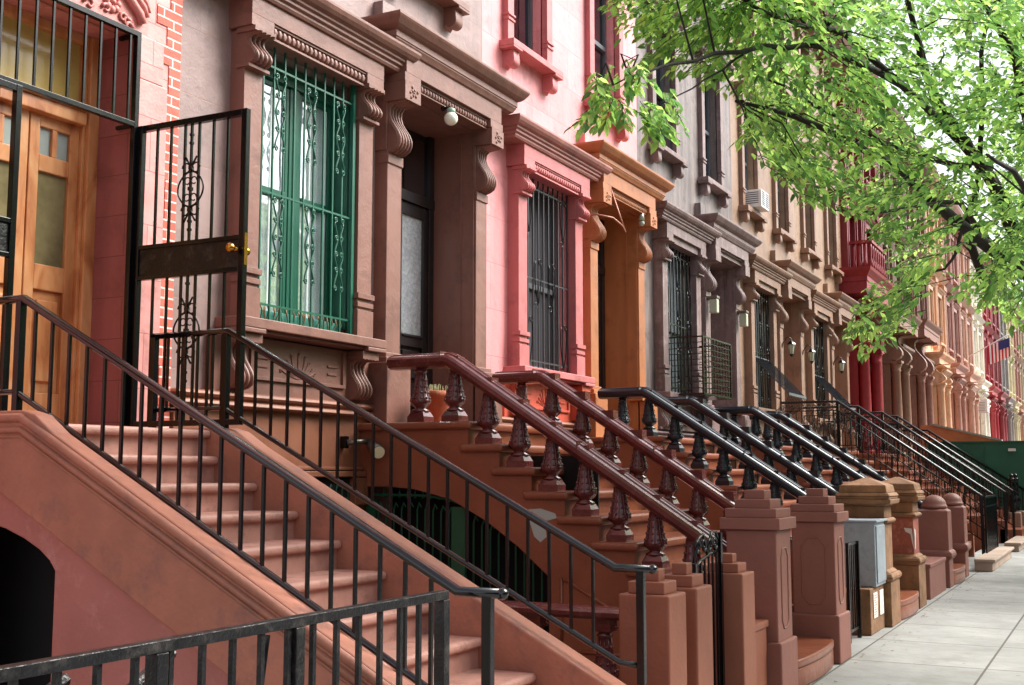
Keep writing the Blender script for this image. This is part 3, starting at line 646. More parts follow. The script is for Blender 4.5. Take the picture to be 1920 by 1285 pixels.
# near side wall: upper band proud of a lower wall pierced by the cellar arch
def zt(y): return 1.94+.12-SLA*(5.12-y)
def bl(y): return 1.639-SLA*(5.34-y)
up = MB().ext('x', 4.35, 4.47, [(6.30, 2.08), (5.20, 2.08), (5.10, 2.055), (4.96, 1.955), (1.98, .40), (1.9, .30), (1.9, -.9), (2.2, -.9), (2.2, bl(2.2)), (6.0, bl(6.0)), (6.30, bl(6.0)), (6.30, bl(6.0)+.01)])
up.build('side_wall', CHEEKA, sa, bevel=.012)
lo = MB().ext('x', 4.40, 4.46, [(6.28, 2.04), (5.9, 2.04), (2.3, bl(2.3)+.12), (2.3, bl(2.3)), (2.3, -.9), (4.96, -.9), (4.96, 1.24), (5.0, 1.29), (5.08, 1.345), (5.2, 1.40), (5.35, 1.45), (5.6, 1.50), (6.3, 1.52)])
lo.build('lower_side_wall', CHEEKLOW, sa, bevel=.01)
mo = MB()
for dz, r_ in ((-.035, .026), (-.10, .02), (-.135, .01)):
    mo.tube([(4.352, y, z+dz) for y, z in ((6.29, 2.075), (5.2, 2.075), (4.98, 1.96), (2.0, .415))], r_, 8)
mo.build('string_moulding', CHEEKA, sa)
MB().box(4.9, 4.94, 4.6, 6.3, -.9, 1.45).build('cellar_shade_panel', DARK, sa)  # dark panel: the cellar's shade behind the arch, put in as colour
MB().box(4.53, 4.56, 5.72, 6.3, -.9, 1.6).build('cellar_door', mat('grey_door', (70, 72, 68), .5), sa)

def iron_rail(label, x, ybend, zbend, yend, zend, yback, down=.52, fence_end=None):
    o = thing('iron_railing', label, 'railing', (x, ybend, 0), 'round topped black railings of the rose steps')
    sl_ = (zbend-zend)/(ybend-yend)
    prof = [(.024*math.cos(a), .021*math.sin(a)) for a in [R(22.5+45*i) for i in range(8)]]
    hr = MB(); hr.sweep([(x, yback, zbend), (x, ybend, zbend), (x, yend, zend), (x, yend-.22, zend)], [(a*1.15, b*1.1) for a, b in prof], True); hr.ball((x, yend-.22, zend), .027)
    hr.build('handrail', RAILIRON, o)
    lr = MB(); lr.sweep([(x, yback, zbend-down), (x, ybend+.03, zbend-down), (x, yend-.02, zend-down+.01), (x, yend-.14, zend-down+.0)], [(a*.75, b*.8) for a, b in prof], True); lr.build('lower_rail', RAILIRON, o)
    y = ybend-.10
    while y > yend+.02:
        zt_ = zbend-sl_*(ybend-y); MB().box(x-.008, x+.008, y-.008, y+.008, zt_-down, zt_-.01).build('baluster', IRON, o); y -= .135
    y = ybend+.14
    while y < yback-.05: MB().box(x-.008, x+.008, y-.008, y+.008, zbend-down, zbend-.01).build('baluster', IRON, o); y += .135
    for yy, z0, z1 in ((ybend+.02, zbend-down-.16, zbend-.01), (yend-.15, zend-.62, zend-.01), (yback-.02, zbend-down-.16, zbend+.0)):
        if yy < 7: MB().box(x-.022, x+.022, yy-.022, yy+.022, z0, z1).build('post', IRON, o, bevel=.004)
    return o
iron_rail('nearer black stair railing of the rose steps, above the arched cellar opening', 4.5, 5.40, 2.714, 2.60, 1.235, 6.2)
iron_rail('farther black stair railing of the rose steps, beside the brown house', 6.12, 5.33, 2.70, 2.53, 1.225, 6.02)

# fence in front of the areaway, with stair rails behind it
fn = thing('iron_fence', 'flat topped worn black iron fence across the bottom left corner', 'fence', (3, 2.5, 0))
YF = 2.5; MB().box(-.6, 4.22, YF-.022, YF+.022, 1.235, 1.27).build('top_rail', RUSTIRON, fn, bevel=.003)
MB().box(-.6, 4.22, YF-.018, YF+.018, .22, .25).build('bottom_rail', RUSTIRON, fn)
for i in range(34):
    x = -.5+i*.137
    if abs(x-4.2) > .03 and min(abs(x-p) for p in (1.6, 2.60, 3.24)) > .04: MB().box(x-.009, x+.009, YF-.009, YF+.009, .25, 1.235).build('baluster', RUSTIRON, fn)
for x in (1.6, 2.60, 3.24, 4.20): MB().box(x-.024, x+.024, YF-.024, YF+.024, -.0, 1.234).build('post', RUSTIRON, fn, bevel=.003)
MB().box(3.26, 4.18, YF-.02, YF+.02, .45, .48).build('gate_rail', RUSTIRON, fn)
sr = thing('stair_rail', 'sloping black iron stair rail behind the areaway fence', 'railing', (2.6, 3, 0))
for yy, xt in ((2.60, 2.36), (2.68, 2.85)):
    MB().tube([(xt, yy, 1.19), (xt-1.5, yy, .40)], .02, 6, False).build('handrail', RUSTIRON, sr)
    for t in (.02, .3, .55): MB().box(xt-1.5*t-.012, xt-1.5*t+.012, yy-.012, yy+.012, -.9, 1.17-.79*t).build('baluster', RUSTIRON, sr)
MB().tube([(3.24, 2.62, 1.2), (3.12, 2.62, .5)], .012, 6, False).build('brace', RUSTIRON, sr)

# ------------------------------------------------------------------ stoops of houses 1..5
SLB = .2075/.317
def stepB(j): return 2.21-.2075*j, 5.17-.317*j
def baluster_mesh():
    m = MB(); m.box(-.09, .09, -.09, .09, 0, .055); m.frustum(0, 0, .055, .10, .088, .088, .066, .066)
    m.lathe(0, 0, [(.082, .10), (.082, .115), (.052, .13), (.052, .138), (.085, .165), (.097, .185), (.098, .205), (.088, .225), (.074, .27), (.062, .33), (.052, .40), (.045, .46), (.058, .468), (.058, .482), (.046, .49), (.05, .505)], 14)
    m.box(-.066, .066, -.066, .066, .505, .60); m.box(-.074, .074, -.074, .074, .515, .53)
    for i in range(10):
        a = 2*math.pi*i/10
        for r_, z in ((.088, .228), (.073, .28), (.061, .335), (.052, .395)):
            m.ball((r_*math.cos(a), r_*math.sin(a), z), .012, 1, 1, 1, 5, 4)
        m.tube([(r_*math.cos(a+.31), r_*math.sin(a+.31), z) for r_, z in ((.098, .195), (.088, .225), (.074, .27), (.062, .33), (.052, .40), (.046, .455))], .006, 4)
    return m.mesh('baluster')
BAL = {}
def baluster(par, x, y, z, m, top=0):
    if m.name not in BAL: me = baluster_mesh(); me.materials.append(m); BAL[m.name] = me
    o = bpy.data.objects.new('baluster', BAL[m.name]); COL.objects.link(o); o.parent = par; o.location = Vector((x, y, z))-world_loc(par); o.rotation_euler = (0, 0, 0)
    return o
def balustrade(label, x, zb, m, yb, ye, yback=6.1):
    o = thing('balustrade', label, 'balustrade', (x, yb, 0), 'cast balustrades of the stoops'); L0 = zb
    prof = [(-.085, -.085), (-.105, -.06), (-.105, -.035), (-.09, -.02), (-.07, -.012), (-.055, -.012), (-.05, -.004), (-.02, -.002), (-.012, .004), (.012, .004), (.02, -.002), (.05, -.004), (.055, -.012), (.07, -.012), (.09, -.02), (.105, -.035), (.105, -.06), (.085, -.085), (.05, -.095), (-.05, -.095)]
    prof = [(a*1.2, (b-.01)*1.45) for a, b in prof]
    path = [(x, yback, L0), (x, yb+.10, L0), (x, yb+.05, L0-.005), (x, yb, L0-.025), (x, yb-.06, L0-.06), (x, ye, L0-.06-SLB*(yb-.06-ye))]
    r = MB(); r.sweep(path, prof)
    r.build('handrail', m, o)
    for yy in (yb+.12, yb-1.25):
        zz = L0-.046 if yy > yb else L0-.106-SLB*(yb-.06-yy)
        MB().box(x-.130, x+.130, yy-.004, yy+.004, zz-.07, zz+.04, None).build('rail_joint', m, o)
    for yy in (5.80, 5.43): baluster(o, x, yy, 2.21, m)
    for j in range(1, 8):
        z, y = stepB(j); yy = y+.225
        if yy < ye+.05: break
        baluster(o, x, yy, z, m)
        zt_ = L0-.06-SLB*(yb-.06-yy)-.09; cap = MB(); cap.ext('x', x-.062, x+.062, [(yy-.062, z+.60), (yy+.062, z+.60), (yy+.062, zt_+.04), (yy-.062, zt_-.04)]); cap.build('rail_block', m, o)
    return o
RL = {1: ('maroon', MAROON), 2: ('black', NAVY), 3: ('black', NAVY)}
stoop_lab = {1: 'brown painted stoop with rounded step ends and arched green gate below', 2: 'brown stoop leading to the ochre door', 3: 'brown stoop leading to the grey house door',
             4: 'brownstone stoop between scrolled iron railings of the tan house', 5: 'brownstone stoop of the sand coloured house'}
proto = None
for k in (1, 2, 3, 4, 5):
    B = BX[k]
    st = thing('stoop', stoop_lab[k], 'stoop', (B+3.7, 4, 0), 'stoops with rounded step ends'); x0, x1 = B+2.46, B+4.90
    for j in range(0, 10):
        z, y = stepB(j)
        if j >= 8: y = 2.95+(j-8)*-.08
        t = MB(); last = j >= 8
        a0, a1 = (x0, x1) if not last else (B+2.90, B+4.44)
        t.box(a0, a1, y, (6.45 if j == 0 else y+.44), z-.075, z); t.build('tread', STEPB, st, bevel=.032 if k < 4 else .02, seg=4)
        r = MB(); r.box(a0+.06, a1-.06, y+.06, (6.45 if j == 0 else y+.50), z-.3, z-.076); r.build('riser', STEPB, st, bevel=.01)
    for sx, ex in ((x0+.05, x0+.22), (x1-.22, x1-.05)):
        pts = [(6.44, 1.62), (6.1, 1.62), (5.8, 1.60), (5.4, 1.51), (5.03, 1.32), (4.72, 1.11), (4.42, .86), (4.42, -.9), (2.86, -.9), (2.86, .42)]
        for j in range(8, 0, -1):
            z, y = stepB(j); pts += [(max(2.86, y+.05), z-.07)] if j == 8 else [(y+.05, stepB(j+1)[0]-.07), (y+.05, z-.07)]
        z, y = stepB(0); pts += [(y+.05, stepB(1)[0]-.07), (y+.05, z-.07), (6.44, z-.07)]
        MB().ext('x', sx, ex, pts).build('side_wall', STEPB, st)
    pn = MB(); xs = x0+.045
    for a, b in (((4.30, .86), (3.35, .35)), ((4.30, .86), (4.30, .25)), ((4.30, .25), (3.35, .25)), ((3.35, .25), (3.35, .35))): pn.tube([(xs, *a), (xs, *b)], .014, 5)
    pn.build('side_panel_moulding', STEPB, st)
    if k == 1:
        pt = MB(); pt.ext('x', x0+.046, x0+.0495, [(4.62, 1.43), (4.50, 1.44), (4.36, 1.40), (4.34, 1.36), (4.46, 1.33), (4.44, 1.20), (4.50, 1.15), (4.56, 1.20), (4.60, 1.32)]); pt.build('plaster_patch', plain('white_plaster', (172, 180, 174), .9), st)
        ag = thing('arched_gate', 'dark green iron gate in the arch under the brown stoop', 'gate', (x0+.13, 5.3, 0))
        gx = x0+.12
        def arch_z(y): return 1.60 if y > 5.8 else 1.60-.29*(max(0, 5.8-y))**1.9 if y > 4.4 else .9
        MB().tube([(gx, y_, arch_z(y_)-.06) for y_ in [6.3-i*.1 for i in range(19)]], .014, 6).build('gate_arch', DKGREEN, ag)
        MB().box(gx-.02, gx+.02, 5.28, 5.42, -.9, 1.44).build('gate_post', DKGREEN, ag); MB().box(gx-.015, gx+.015, 6.25, 6.35, -.9, 1.5).build('gate_post', DKGREEN, ag)
        y_ = 6.22
        while y_ > 4.46:
            if not 5.26 < y_ < 5.44:
                zt_ = arch_z(y_)-.05; MB().tube([(gx, y_, -.9), (gx, y_, zt_-.14), (gx, y_-.02, zt_-.08), (gx, y_-.045, zt_-.12)], .0085, 5).tube([(gx, y_-.06, zt_-.04), (gx, y_-.06, zt_+.06)], [.014, .002], 4).build('gate_bar', DKGREEN, ag)
            y_ -= .085
        MB().box(gx-.01, gx+.01, 4.43, 6.3, .55, .58).build('gate_rail', DKGREEN, ag)
        MB().box(gx+.5, gx+.52, 4.2, 6.4, -.9, 1.9).build('vault_shade_panel', DARK, st)  # dark sheet paints the shade of the vault behind the gate
    if k in RL:
        cn, m = RL[k]; xl, xr = B+2.63, B+4.71
        own = {1: 'brown', 2: 'ochre doored pink', 3: 'grey'}[k]
        balustrade(f'{cn} cast balustrade on the near side of the {own} house steps', xl, 2.865, m, 5.40, 2.84)
        balustrade(f'{cn} cast balustrade on the far side of the {own} house steps', xr, 2.865, m, 5.48, 2.84)
    else:
        for side, x in (('near', B+2.6), ('far', B+4.7)):
            o = thing('scroll_railing', f'tall black iron railing with scrollwork on the {side} side of the {"tan" if k == 4 else "sand coloured"} house steps', 'railing', (x, 4, 0), 'scrolled iron stair railings')
            yb, zb, ye, ze = 5.12, 3.19, 2.46, 1.30
            hr = MB(); hr.tube([(x, 6.4, zb), (x, yb, zb), (x, ye, ze), (x, ye, ze-.1)], .03, 8); hr.build('handrail', RAILIRON, o)
            lr = MB(); lr.tube([(x, 6.4, zb-.18), (x, yb, zb-.18), (x, ye, ze-.18)], .012, 6); lr.tube([(x, 6.4, zb-.85), (x, yb+.1, zb-.85), (x, ye, ze-.85)], .014, 6); lr.build('lower_rail', IRON, o)
            s_ = (zb-ze)/(yb-ye); y = 6.3; cur = MB(); brs = MB()
            while y > ye+.05:
                zz = zb if y > yb else zb-s_*(yb-y)
                MB().box(x-.008, x+.008, y-.008, y+.008, zz-.86, zz-.18).build('baluster', IRON, o)
                cur.tube([(x, y-.05+.035*math.cos(a), zz-.095+.04*math.sin(a)) for a in [q*.7 for q in range(9)]], .007, 5)
                for d_ in (-.5,): cur.tube([(x, y-.05+.03*math.sin(t*6.28), zz-.30-.3*t) for t in [q/8 for q in range(9)]], .006, 5)
                y -= .11
            cur.build('scrollwork', IRON, o)
            MB().box(x-.03, x+.03, ye-.03, ye+.03, 0.1, ze).build('post', IRON, o); MB().box(x-.025, x+.025, yb-.025, yb+.025, 2.2, zb).build('post', IRON, o)

# low curved first step in front of piers, k=1..3
for k, lb in ((1, 'rounded bottom step bulging onto the pavement between purple brown piers'), (2, 'rounded bottom step behind the grey utility cabinet'), (3, 'rounded bottom step between the two domed piers')):
    B = BX[k]; o = MB(); cx = B+3.68; pts = [(cx-.765, 2.85), (cx+.765, 2.85)]+[(cx+.765*math.cos(a), 2.47-.09*math.sin(a)) for a in [math.pi*i/14 for i in range(15)]]
    o.ext('z', .165, .235, pts, True); o.ext('z', .004, .164, [(cx+(x-cx)*.97, 2.84 if y > 2.7 else 2.45+(y-2.45)*.88) for x, y in pts], True)
    tag(o.build('bottom_step', STEPB, None, bevel=.015), lb, 'step', 'rounded bottom steps')

# ------------------------------------------------------------------ piers
def stepped_pier(label, x0, x1, y0, y1, zs, m, plinth=.42, cap=3, panel=False, capd=.04, shaft_cap=.10, group='square piers by the pavement', step=.062):
    o = thing('gate_pier', label, 'pier', ((x0+x1)/2, (y0+y1)/2, 0), group)
    s_ = MB(); s_.box(x0, x1, y0, y1, 0.0, zs-shaft_cap if shaft_cap else zs); s_.build('shaft', m, o, bevel=.012)
    if plinth: MB().box(x0-.03, x1+.03, y0-.03, y1+.03, 0.0, plinth).build('plinth', m, o, bevel=.014)
    c_ = MB(); a = capd
    if shaft_cap: c_.box(x0-a, x1+a, y0-a, y1+a, zs-shaft_cap, zs)
    ins = .035 if cap == 3 else .045
    for i in range(cap):
        q = ins+i*(.062 if cap == 3 else .055); c_.box(x0+q-(a if cap == 3 else 0), x1-q+(a if cap == 3 else 0), y0+q-(a if cap == 3 else 0), y1-q+(a if cap == 3 else 0), zs+i*step-.001*i, zs+(i+1)*step)
    c_.build('cap', m, o, bevel=.006)
    if panel:
        def oct_(a0, a1, b0, b1, c__): return [(a0+c__, b0), (a1-c__, b0), (a1, b0+c__*1.3), (a1, b1-c__*1.3), (a1-c__, b1), (a0+c__, b1), (a0, b1-c__*1.3), (a0, b0+c__*1.3)]
        pm = MB(); pm.tube([(x0-.001, p, q) for p, q in oct_(y0+.09, y1-.09, plinth+.09, zs-.24, .06)], .0075, 6, closed=True) if panel is True else None
        pm.tube([(p, y0-.001, q) for p, q in oct_(x0+.12, x1-.12, plinth+.09, zs-.24, .05)], .0075, 6, closed=True); pm.build('panel_moulding', m, o)
    return o
stepped_pier('small terracotta pier nearest the camera with two step cap', 6.62, 6.93, 2.40, 2.72, 1.03, PIERB, 0, 2, shaft_cap=0, step=.072)
stepped_pier('small terracotta pier just behind the nearest one, left of the narrow gate', 7.13, 7.44, 2.40, 2.70, 1.03, PIERB, 0, 2, shaft_cap=0, step=.072)
stepped_pier('small terracotta pier touching the plain purple brown pier', 8.12, 8.42, 2.40, 2.70, 1.045, PIERB, 0, 2, shaft_cap=0, step=.065)
stepped_pier('tall purple brown pier with stepped cap at the foot of the maroon rail', 9.11, 9.55, 2.42, 2.82, 1.395, PIERP, .45, 3, 'front', shaft_cap=.09, step=.072)
stepped_pier('tall purple brown pier with eight sided panel, right of the bottom step', 11.17, 11.60, 2.42, 2.82, 1.38, PIERP, .44, 3, True, shaft_cap=.09, step=.072)
# low wall stubs behind the piers
def low_wall(label, x0, x1, y0, y1, h, m=PIERB):
    tag(MB().box(x0, x1, y0, y1, -.02, h).box(x0-.015, x1+.015, y0-.015, y1+.015, h-.05, h+.005).build('low_wall', m, None, bevel=.01), label, 'wall')
low_wall('low brown kerb wall at the foot of the small terracotta pier pair', 6.95, 7.11, 2.44, 2.66, .40)
low_wall('low brown wall between terracotta and purple brown piers', 8.44, 9.07, 2.5, 2.76, .62)
low_wall('low brown wall right of the panelled pier', 11.66, 11.92, 2.5, 2.74, .62, PIERP)
low_wall('low brown wall before the first domed pier', 17.3, 18.9, 2.46, 2.76, .48, PIERP)
# narrow iron gate between the small piers
ng = thing('iron_gate', 'narrow black iron gate with curled top between terracotta piers', 'gate', (7.8, 2.55, 0))
f = MB(); f.box(7.50, 7.53, 2.53, 2.57, 0.03, 1.15); f.box(8.05, 8.09, 2.53, 2.57, 0.03, 1.33); f.box(7.53, 8.05, 2.535, 2.565, .1, .13); f.tube([(7.50, 2.55, 1.10), (7.66, 2.55, 1.16), (7.85, 2.55, 1.195), (8.07, 2.55, 1.215)], .012, 6); f.build('gate_frame', IRON, ng)
for i in range(6):
    x = 7.58+i*.085; MB().box(x-.007, x+.007, 2.543, 2.557, .13, 1.15+.01*i).build('gate_bar', IRON, ng)
cu = MB()
for x, s_ in ((7.60, 1), (7.74, -1), (7.86, 1), (7.98, -1)):
    cu.tube([(x+s_*.055*(1-q/16)*math.cos(q*.55), 2.55, 1.25+.055*(1-q/16)*math.sin(q*.55)) for q in range(13)], .012, 6)
cu.tube([(7.52, 2.55, 1.16), (7.62, 2.55, 1.31), (7.72, 2.55, 1.335), (7.80, 2.55, 1.20)], .011, 6); cu.tube([(7.80, 2.55, 1.20), (7.9, 2.55, 1.34), (8.0, 2.55, 1.34), (8.07, 2.55, 1.24)], .011, 6)
cu.build('gate_curls', IRON, ng)
# maroon rail beside the area steps
mr = thing('area_handrail', 'low maroon rail on short balusters beside the nearest terracotta pier', 'railing', (7.9, 3.9, 0))
r = MB(); r.sweep([(7.9, 5.4, .765), (7.9, 2.74, .765)], [(-.10, -.05), (-.12, -.03), (-.12, 0), (-.10, .015), (-.07, .02), (-.06, .028), (.06, .028), (.07, .02), (.10, .015), (.12, 0), (.12, -.03), (.10, -.05)]); r.build('handrail', MAROON, mr)
for y in (3.35, 3.9):
    b_ = baluster(mr, 7.9, y, .12, MAROON)
# big brownstone piers of the pink house, moulded caps
def moulded_pier(label, x0, x1, base_h, shaft_m, grp='moulded brownstone piers'):
    o = thing('gate_pier', label, 'pier', ((x0+x1)/2, 2.7, 0), grp); cx = (x0+x1)/2; a = (x1-x0)/2; cy = 2.48+a
    MB().box(x0-.06, x1+.06, 2.42, 2.54+2*a, 0, base_h).build('plinth', STONEP, o, bevel=.01)
    r = MB(); r.lathe(0, 0, [(0.01, 0), (.01, .001)], 4) if False else None
    r.frustum(cx, cy, base_h, base_h+.05, a+.06, a+.06, a+.09, a+.09); r.frustum(cx, cy, base_h+.05, base_h+.10, a+.09, a+.09, a+.07, a+.07); r.frustum(cx, cy, base_h+.10, base_h+.14, a+.05, a+.05, a+.005, a+.005); r.build('base_moulding', STONEP, o, bevel=.014)
    MB().box(x0, x1, 2.48, 2.48+2*a, base_h+.13, 1.17).build('shaft', shaft_m, o, bevel=.01)
    c_ = MB(); c_.frustum(cx, cy, 1.165, 1.195, a+.03, a+.03, a+.05, a+.05); c_.frustum(cx, cy, 1.195, 1.225, a+.05, a+.05, a+.02, a+.02); c_.frustum(cx, cy, 1.225, 1.36, a, a, a, a)
    c_.frustum(cx, cy, 1.36, 1.385, a, a, a+.05, a+.05); c_.frustum(cx, cy, 1.385, 1.44, a+.08, a+.08, a+.09, a+.09); c_.frustum(cx, cy, 1.44, 1.475, a+.07, a+.07, a+.07, a+.07)
    c_.frustum(cx, cy, 1.475, 1.515, a+.085, a+.085, a+.06, a+.06); c_.frustum(cx, cy, 1.515, 1.60, a+.045, a+.045, a+.03, a+.03); c_.frustum(cx, cy, 1.60, 1.69, a+.03, a+.03, .02, .02); c_.build('cap', STONEP, o, bevel=.01)
    return o
moulded_pier('weathered brownstone pier rising behind the grey utility cabinet', 14.10, 14.56, .50, STONEP)
p3 = moulded_pier('weathered brownstone pier with chipped red painted shaft and pyramid cap', 16.16, 16.60, .55, mat('red_brown_chipped', (138, 72, 56), .7, var=.15, scale=5, bump=.3, stain=(176, 120, 100), stain_amt=.5))
MB().ext('y', 2.474, 2.4765, [(16.20, .75), (16.26, .76), (16.30, 1.0), (16.18, 1.02), (16.22, .9)]).ext('x', 16.154, 16.157, [(2.485, .76), (2.50, 1.02), (2.6, 1.03), (2.58, .98), (2.52, .95)]).build('chipped_patch', plain('pale_chipped_paint', (196, 190, 186), .8), p3)
def dome_pier(label, x0, x1):
    o = thing('gate_pier', label, 'pier', ((x0+x1)/2, 2.65, 0), 'dome topped piers'); cx = (x0+x1)/2; a = (x1-x0)/2; cy = 2.43+a
    MB().box(x0, x1, 2.43, 2.43+2*a, 0, 1.16).build('shaft', PIERP, o, bevel=.012)
    b_ = MB(); b_.frustum(cx, cy, .42, .47, a+.01, a+.01, a+.05, a+.05); b_.frustum(cx, cy, .47, .53, a+.05, a+.05, a+.045, a+.045); b_.frustum(cx, cy, .53, .57, a+.045, a+.045, a+.003, a+.003); b_.build('band', PIERP, o, bevel=.012)
    d = MB(); d.frustum(cx, cy, 1.16, 1.19, a, a, a-.05, a-.05); d.lathe(cx, cy, [(a-.05, 1.19), (a-.02, 1.21), (a-.03, 1.24)]+[((a-.04)*math.cos(t), 1.25+.15*math.sin(t)) for t in [i*.22 for i in range(8)]], 20); d.build('dome', PIERP, o)
dome_pier('first dome topped purple brown pier', 19.14, 19.58); dome_pier('second dome topped purple brown pier, farther from camera', 21.18, 21.60)

# utility cabinet, its plinth and notices
GREYM = mat('grey_enamelled_steel', (150, 160, 168), .4, var=.08, scale=5, bump=.05, stain=(112, 118, 124), stain_amt=.5, metal=.2)
ub = thing('utility_cabinet', 'grey steel utility cabinet on a brown block before the brownstone pier', 'cabinet', (13.75, 2.7, .5))
MB().box(13.42, 14.0, 2.47, 2.95, .50, 1.20).build('cabinet_body', GREYM, ub, bevel=.008)
MB().box(13.40, 14.04, 2.44, 2.97, 1.20, 1.225).build('lid', GREYM, ub, bevel=.006); MB().box(13.46, 13.96, 2.455, 2.47, .54, 1.16).build('side_door', GREYM, ub, bevel=.004)
pl = tag(MB().box(13.22, 14.02, 2.50, 2.98, 0, .495).build('brown_block', STONEP, None, bevel=.012), 'rough brown masonry block under the grey cabinet', 'block')
for nm, yy0, xx0, cm, lb in (('notice', 2.495, 13.36, (210, 92, 78), 'small red and white notice on the brown block'), ('notice', 2.495, 13.72, (196, 196, 178), 'small pale notice with grey lines on the brown block')):
    n_ = thing(nm, lb, 'notice', (xx0+.1, yy0, .3)); MB().box(xx0, xx0+.22, yy0-.004, yy0, .17, .44).build('sheet', plain('notice_paper', (222, 218, 208), .7), n_)
    t = MB()
    for i in range(9): t.box(xx0+.03, xx0+.19-(.05 if i % 3 == 2 else 0), yy0-.0062, yy0-.0042, .405-i*.025, .412-i*.025)
    t.build('printed_lines', plain('print_'+str(cm[0]), cm, .8), n_)
ig = thing('iron_gate', 'thin black iron gate frame beside the grey cabinet', 'gate', (12.8, 2.6, 0))
f = MB(); f.box(12.55, 12.58, 2.58, 2.61, 0, 1.02); f.box(13.02, 13.06, 2.57, 2.61, 0, 1.02); f.box(12.58, 13.02, 2.585, 2.605, .99, 1.02); f.box(12.58, 13.02, 2.585, 2.605, .1, .13); f.build('gate_frame', IRON, ig)
for x in (12.67, 12.77, 12.87, 12.96): MB().box(x-.006, x+.006, 2.589, 2.601, .13, .99).build('gate_bar', IRON, ig)

# black gate cage and stone step before the tan house, twisted newels before the sand one
lg = thing('iron_gate', 'dense black iron stair gate at the foot of the scrolled railings', 'gate', (25.3, 2.4, 0))
f = MB(); f.box(24.26, 24.30, 2.38, 2.42, .1, 1.32); f.box(26.40, 26.44, 2.38, 2.42, .1, 1.30); f.box(24.30, 26.40, 2.385, 2.415, 1.25, 1.29); f.box(24.30, 26.40, 2.385, 2.415, .13, .17); f.box(24.30, 26.40, 2.385, 2.415, 1.08, 1.11); f.build('gate_frame', IRON, lg)
for i in range(22): x = 24.38+i*.093; MB().box(x-.011, x+.011, 2.39, 2.41, .17, 1.25).build('gate_bar', IRON, lg)
tag(MB().box(22.6, 26.6, 2.15, 2.45, .004, .17).box(22.56, 26.64, 2.10, 2.45, .17, .22).build('stone_step', mat('pale_step_stone', (168, 146, 130), .8, var=.15, bump=.3), None, bevel=.012), 'pale stone step below the dense black gate', 'step')
tag(MB().box(28.5, 31.6, 2.15, 2.45, .004, .15).box(28.46, 31.64, 2.1, 2.45, .15, .20).build('stone_step', mat('pale_step_stone', (168, 146, 130)), None, bevel=.012), 'pale stone step in front of the twisted black newel posts', 'step')
NEWEL = [(.05, 0), (.07, .02), (.05, .05), (.06, .10), (.085, .18), (.09, .25), (.07, .33), (.045, .40), (.06, .44), (.045, .48), (.05, .55), (.06, .6), (.05, .64), (.055, .7), (.065, .73), (.05, .76), (.03, .79), (.045, .82), (.03, .85), (.0, .87)]
for x, lb in ((33.3, 'turned black newel post on the nearer tan stone block'), (34.6, 'turned black newel post on the farther tan stone block')):
    nn = thing('newel_post', lb, 'post', (x, 2.6, 0), 'turned black newel posts'); MB().box(x-.22, x+.22, 2.42, 2.82, 0, .72).build('stone_base', HC[4]['trim'], nn, bevel=.03); MB().lathe(x, 2.62, [(r_*1.3, .72+z_*1.15) for r_, z_ in NEWEL], 14).build('turned_post', IRON, nn)

# dark green board hoarding across the pavement
hb = thing('hoarding', 'dark green painted board hoarding across the end of the pavement', 'fence', (37, 3, 0))
GB = mat('green_hoarding_paint', (24, 92, 68), .5, var=.1, bump=.1)
MB().box(37, 37.06, -2.4, 5.2, 0, 2.62).build('board_panel', GB, hb)
bt = MB()
for y in (-1.2, 0, 1.2, 2.4, 3.6, 4.8): bt.box(36.97, 37, y-.012, y+.012, 0, 2.61)
bt.box(36.95, 37.08, -2.42, 5.22, 2.62, 2.66); bt.build('batten', GB, hb)
MB().box(36.88, 36.95, 2.75, 2.95, 2.36, 2.44).build('site_lamp', WHITE, hb)
# dark box with a glowing red face at the far pavement edge
rl = thing('red_faced_box', 'small dark box with a glowing red face by the far pavement edge', 'lamp', (35.5, 2.3, 0))
RED = bpy.data.materials.new('red_face_glow'); RED.use_nodes = True; q = RED.node_tree.nodes['Principled BSDF']; q.inputs['Base Color'].default_value = (.8, .01, .01, 1); q.inputs['Emission Color'].default_value = (1, .02, .02, 1); q.inputs['Emission Strength'].default_value = 1.2
MB().box(35.4, 35.7, 2.05, 2.36, 0, .62).build('housing', IRON, rl, bevel=.02); MB().box(35.39, 35.4, 2.10, 2.28, .2, .5).build('lens', RED, rl, bevel=.004)

# terrace on the other side of the road, added out of view to darken low light and feed reflections
OB = mat('opposite_brownstone', (112, 80, 68), .7, var=.2, bump=.2)
for i in range(9):
    x = -30+i*18.0; t_ = thing('terrace', 'plain brownstone terrace added out of view across the road, facing the stoops', 'building', (x, -18, 0), 'added terraces across the road')
    ops = [(x+1.2+j*2.1, x+2.2+j*2.1, z, z+2) for j in range(8) for z in (2.6, 6.2, 9.6)]
    m_ = MB(); xs = sorted({x, x+17.8, *[v for o in ops for v in o[:2]]}); zs = sorted({-.5, 12.8, *[v for o in ops for v in o[2:]]})
    m_.box(x, x+17.8, -28, -18, -.5, 12.8); m_.build('wall', OB, t_)
    w_ = MB()
    for a_, b_, c_, d_ in ops: w_.box(a_, b_, -17.99, -17.9, c_, d_)
    w_.build('windows', plain('opposite_window', (50, 56, 62), .15), t_)
